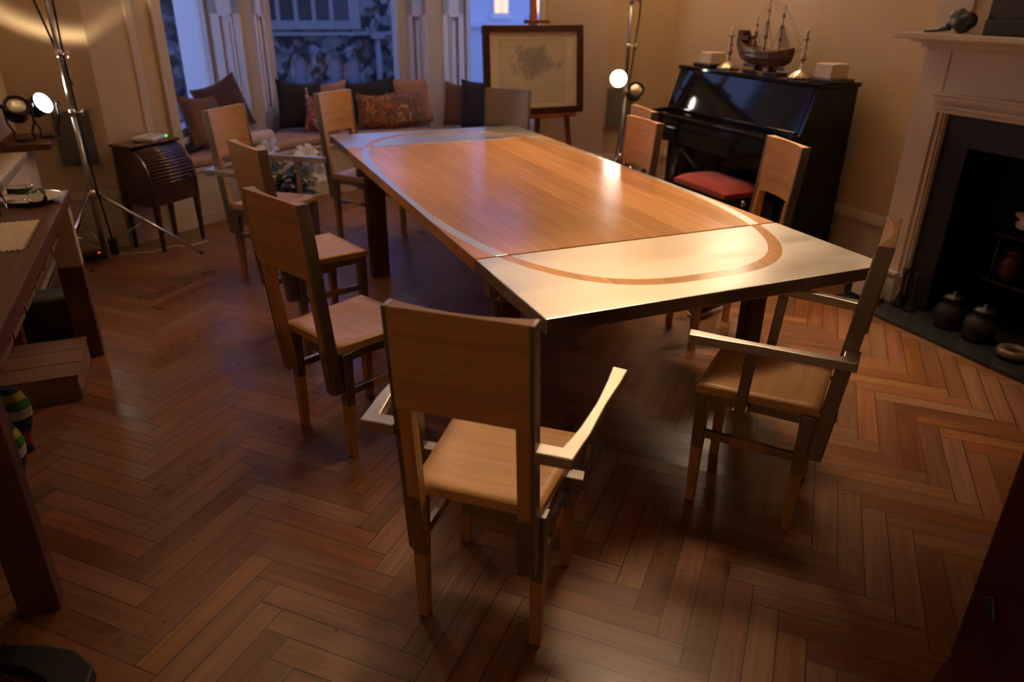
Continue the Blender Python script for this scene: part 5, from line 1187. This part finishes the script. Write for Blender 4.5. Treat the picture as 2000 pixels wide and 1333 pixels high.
cushion(2.47, 6.44, 0.42, 0.44, 'navy', 'dark cushion at the right-hand window, partly behind the framed map', lean=0.2, ry=-0.03, rz=-0.6)
mb = MB()
pts = [Vector((0.985, 6.83, 0.87)), Vector((0.99, 6.80, 0.78)), Vector((1.0, 6.77, 0.68)), Vector((1.02, 6.72, 0.58)), Vector((1.06, 6.66, 0.52)), Vector((1.07, 6.62, 0.50))]
for a, b_ in zip(pts, pts[1:]):
    for k in range(4): mb.ball(a.lerp(b_, k/4), 0.009, (1, 1, 1), 8, 6)
tag(mb.build('bead_string', 'silver'), 'string of pale beads hanging down between the black and small floral cushions', 'beads')

# ------------------------------------------------------------------ map on the easel
eo = Vector((2.535, 5.50, 0)); 
es = thing('easel', 'red-brown wooden easel holding the framed map', 'easel', (eo.x, eo.y, 0), 0.03)
mb = MB(); mb.bar((0.06, 0.045, 0.70), (0.04, 0.20, 2.15), 0.05, 0.022, upv=(0, -1, 0)); mb.build('mast', 'easel', es, 0.002)
for x0, x1 in ((0.07, -0.02), (0.30, 0.36)): mb = MB(); mb.bar((x0, 0.060, 0.95), (x1, -0.10, 0.0), 0.042, 0.024, upv=(0, -1, 0)); mb.build('leg', 'easel', es, 0.002)
mb = MB(); mb.bar((0.06, 0.17, 1.5), (0.02, 0.38, 0.0), 0.04, 0.024, upv=(0, -1, 0)); mb.build('leg', 'easel', es, 0.002)
mb = MB(); mb.box(-0.25, 0.36, -0.062, 0.035, 0.745, 0.770); mb.build('tray', 'easel', es, 0.002)
mb = MB(); mb.box(-0.05, 0.14, 0.03, 0.10, 1.428, 1.455); mb.build('top_clamp', 'easel', es, 0.002)
fm = thing('framed_map', 'old grey map in a dark brown frame with a cream mount', 'picture', (eo.x, eo.y, 1.095), 0.03)
fm.rotation_euler = (-0.08, 0, 0.03)
W_, H_ = 0.425, 0.325; b_ = 0.050
mb = MB()
for a in ((-W_, W_, H_-b_, H_), (-W_, W_, -H_, -H_+b_), (-W_, -W_+b_, -H_+b_, H_-b_), (W_-b_, W_, -H_+b_, H_-b_)): mb.box(a[0], a[1], -0.022, 0.018, a[2], a[3])
mb.build('frame', 'frame', fm, 0.004)
mb = MB(); mb.box(-W_+b_-0.002, W_-b_+0.002, -0.004, 0.008, -H_+b_-0.002, H_-b_+0.002); mb.build('map_sheet', 'map', fm)
mb = MB(); mb.box(-W_+0.01, W_-0.01, 0.0185, 0.022, -H_+0.01, H_-0.01); mb.build('backing_board', 'frame', fm)

# ------------------------------------------------------------------ white lilies in a vase on the floor by the bay
fl = thing('lily_arrangement', 'white lilies with dark leaves in a glass vase before the window seat', 'flowers', (0.655, 5.96, 0))
mb = MB(); mb.lathe([(0.06, 0.0005), (0.075, 0.01), (0.08, 0.08), (0.062, 0.17), (0.07, 0.20), (0.066, 0.20), (0.058, 0.17), (0.074, 0.08), (0.068, 0.015)], 26); mb.build('vase', 'glass', fl)
mb = MB()
heads = [(-0.12, -0.05, 0.53), (0.15, -0.03, 0.47), (0.09, -0.05, 0.44), (-0.17, -0.03, 0.46), (0.12, -0.08, 0.34), (0.22, -0.03, 0.34), (-0.17, -0.06, 0.36), (0.04, -0.08, 0.45)]
for hx, hy, hz in heads: mb.tube([(0, 0, 0.02), (hx*0.3, hy*0.3, 0.2), (hx, hy, hz-0.03)], 0.003, 6)
rr = random.Random(3)
def leaf(mb, base, d, L, w):
    d = Vector(d).normalized(); s_ = d.cross(Vector((0, 0, 1))).normalized(); 
    if s_.length < 0.1: s_ = Vector((1, 0, 0))
    p = [Vector(base) + d*L*f + Vector((0, 0, -0.25*L*f*f)) for f in (0, 0.3, 0.65, 1)]; ww = (0.15, 1, 0.8, 0.02)
    vs = []
    for q, k in zip(p, ww): vs += [q - s_*w*k/2, q + s_*w*k/2 ]
    mb.add(vs, [(0, 1, 3, 2), (2, 3, 5, 4), (4, 5, 7, 6)], 0, True)
for k in range(230):
    a = rr.uniform(0, 2*PI); z = rr.uniform(0.14, 0.44); r0 = rr.uniform(0.02, 0.17)
    leaf(mb, (r0*math.cos(a), r0*math.sin(a), z), (math.cos(a+rr.uniform(-.5, .5)), math.sin(a+rr.uniform(-.5, .5)), rr.uniform(-0.5, 0.7)), rr.uniform(0.06, 0.13), rr.uniform(0.03, 0.055))
mb.build('foliage', 'leaf', fl)
mb = MB()
for k in range(14):
    a = rr.uniform(-0.8, 0.5); leaf(mb, (0.12, -0.05, 0.22), (math.cos(a), math.sin(a), rr.uniform(-0.6, 0.1)), 0.09, 0.02)
mb.build('blue_green_sprig', 'bluegreen', fl)
def lily(c, aim, s=0.075, mat='petal'):
    q = Vector(aim).to_track_quat('Z', 'Y').to_matrix(); mb = MB()
    for k in range(6):
        a = 2*PI*k/6; L = s*(1 if k % 2 else 0.92); vs = []; 
        for f, w, z in ((0, 0.12, -0.03), (0.35, 0.55, 0.010), (0.7, 0.52, 0.016), (1.0, 0.05, 0.0)):
            for e in (-1, 0, 1):
                p = Vector((L*f*math.cos(a) - e*w*L*0.5*math.sin(a), L*f*math.sin(a) + e*w*L*0.5*math.cos(a), z*s/0.075 + L*0.55*f*(1-0.45*f) - (0.004 if e == 0 else 0))); vs.append(Vector(c) + q @ p)
        mb.add(vs, [(i*3+j, i*3+j+1, i*3+j+4, i*3+j+3) for i in range(3) for j in range(2)], 0, True)
    for k in range(5): a = 2*PI*k/5; mb.tube([Vector(c), Vector(c) + q @ Vector((0.012*math.cos(a), 0.012*math.sin(a), 0.045))], 0.0012, 5)
    mb.build('lily_bloom', mat, fl)
aims = [(-0.3, -0.6, 0.7), (0.2, -0.6, 0.8), (0.6, -0.5, 0.5), (-0.7, -0.5, 0.4), (0.1, -0.9, 0.1), (0.6, -0.7, 0.1), (0.8, -0.4, 0.2), (-0.5, -0.7, 0.2)]
for c, a, s_ in zip(heads, aims, (0.10, 0.11, 0.08, 0.07, 0.085, 0.095, 0.07, 0.05)): lily(c, a, s_)
for c in ((-0.16, -0.08, 0.235), (-0.08, -0.10, 0.38)):
    mb = MB(); mb.ball(c, 0.034, (1, 1, 0.8), 16, 10, jit=0.15); mb.build('rose_bud', 'cream_petal', fl)
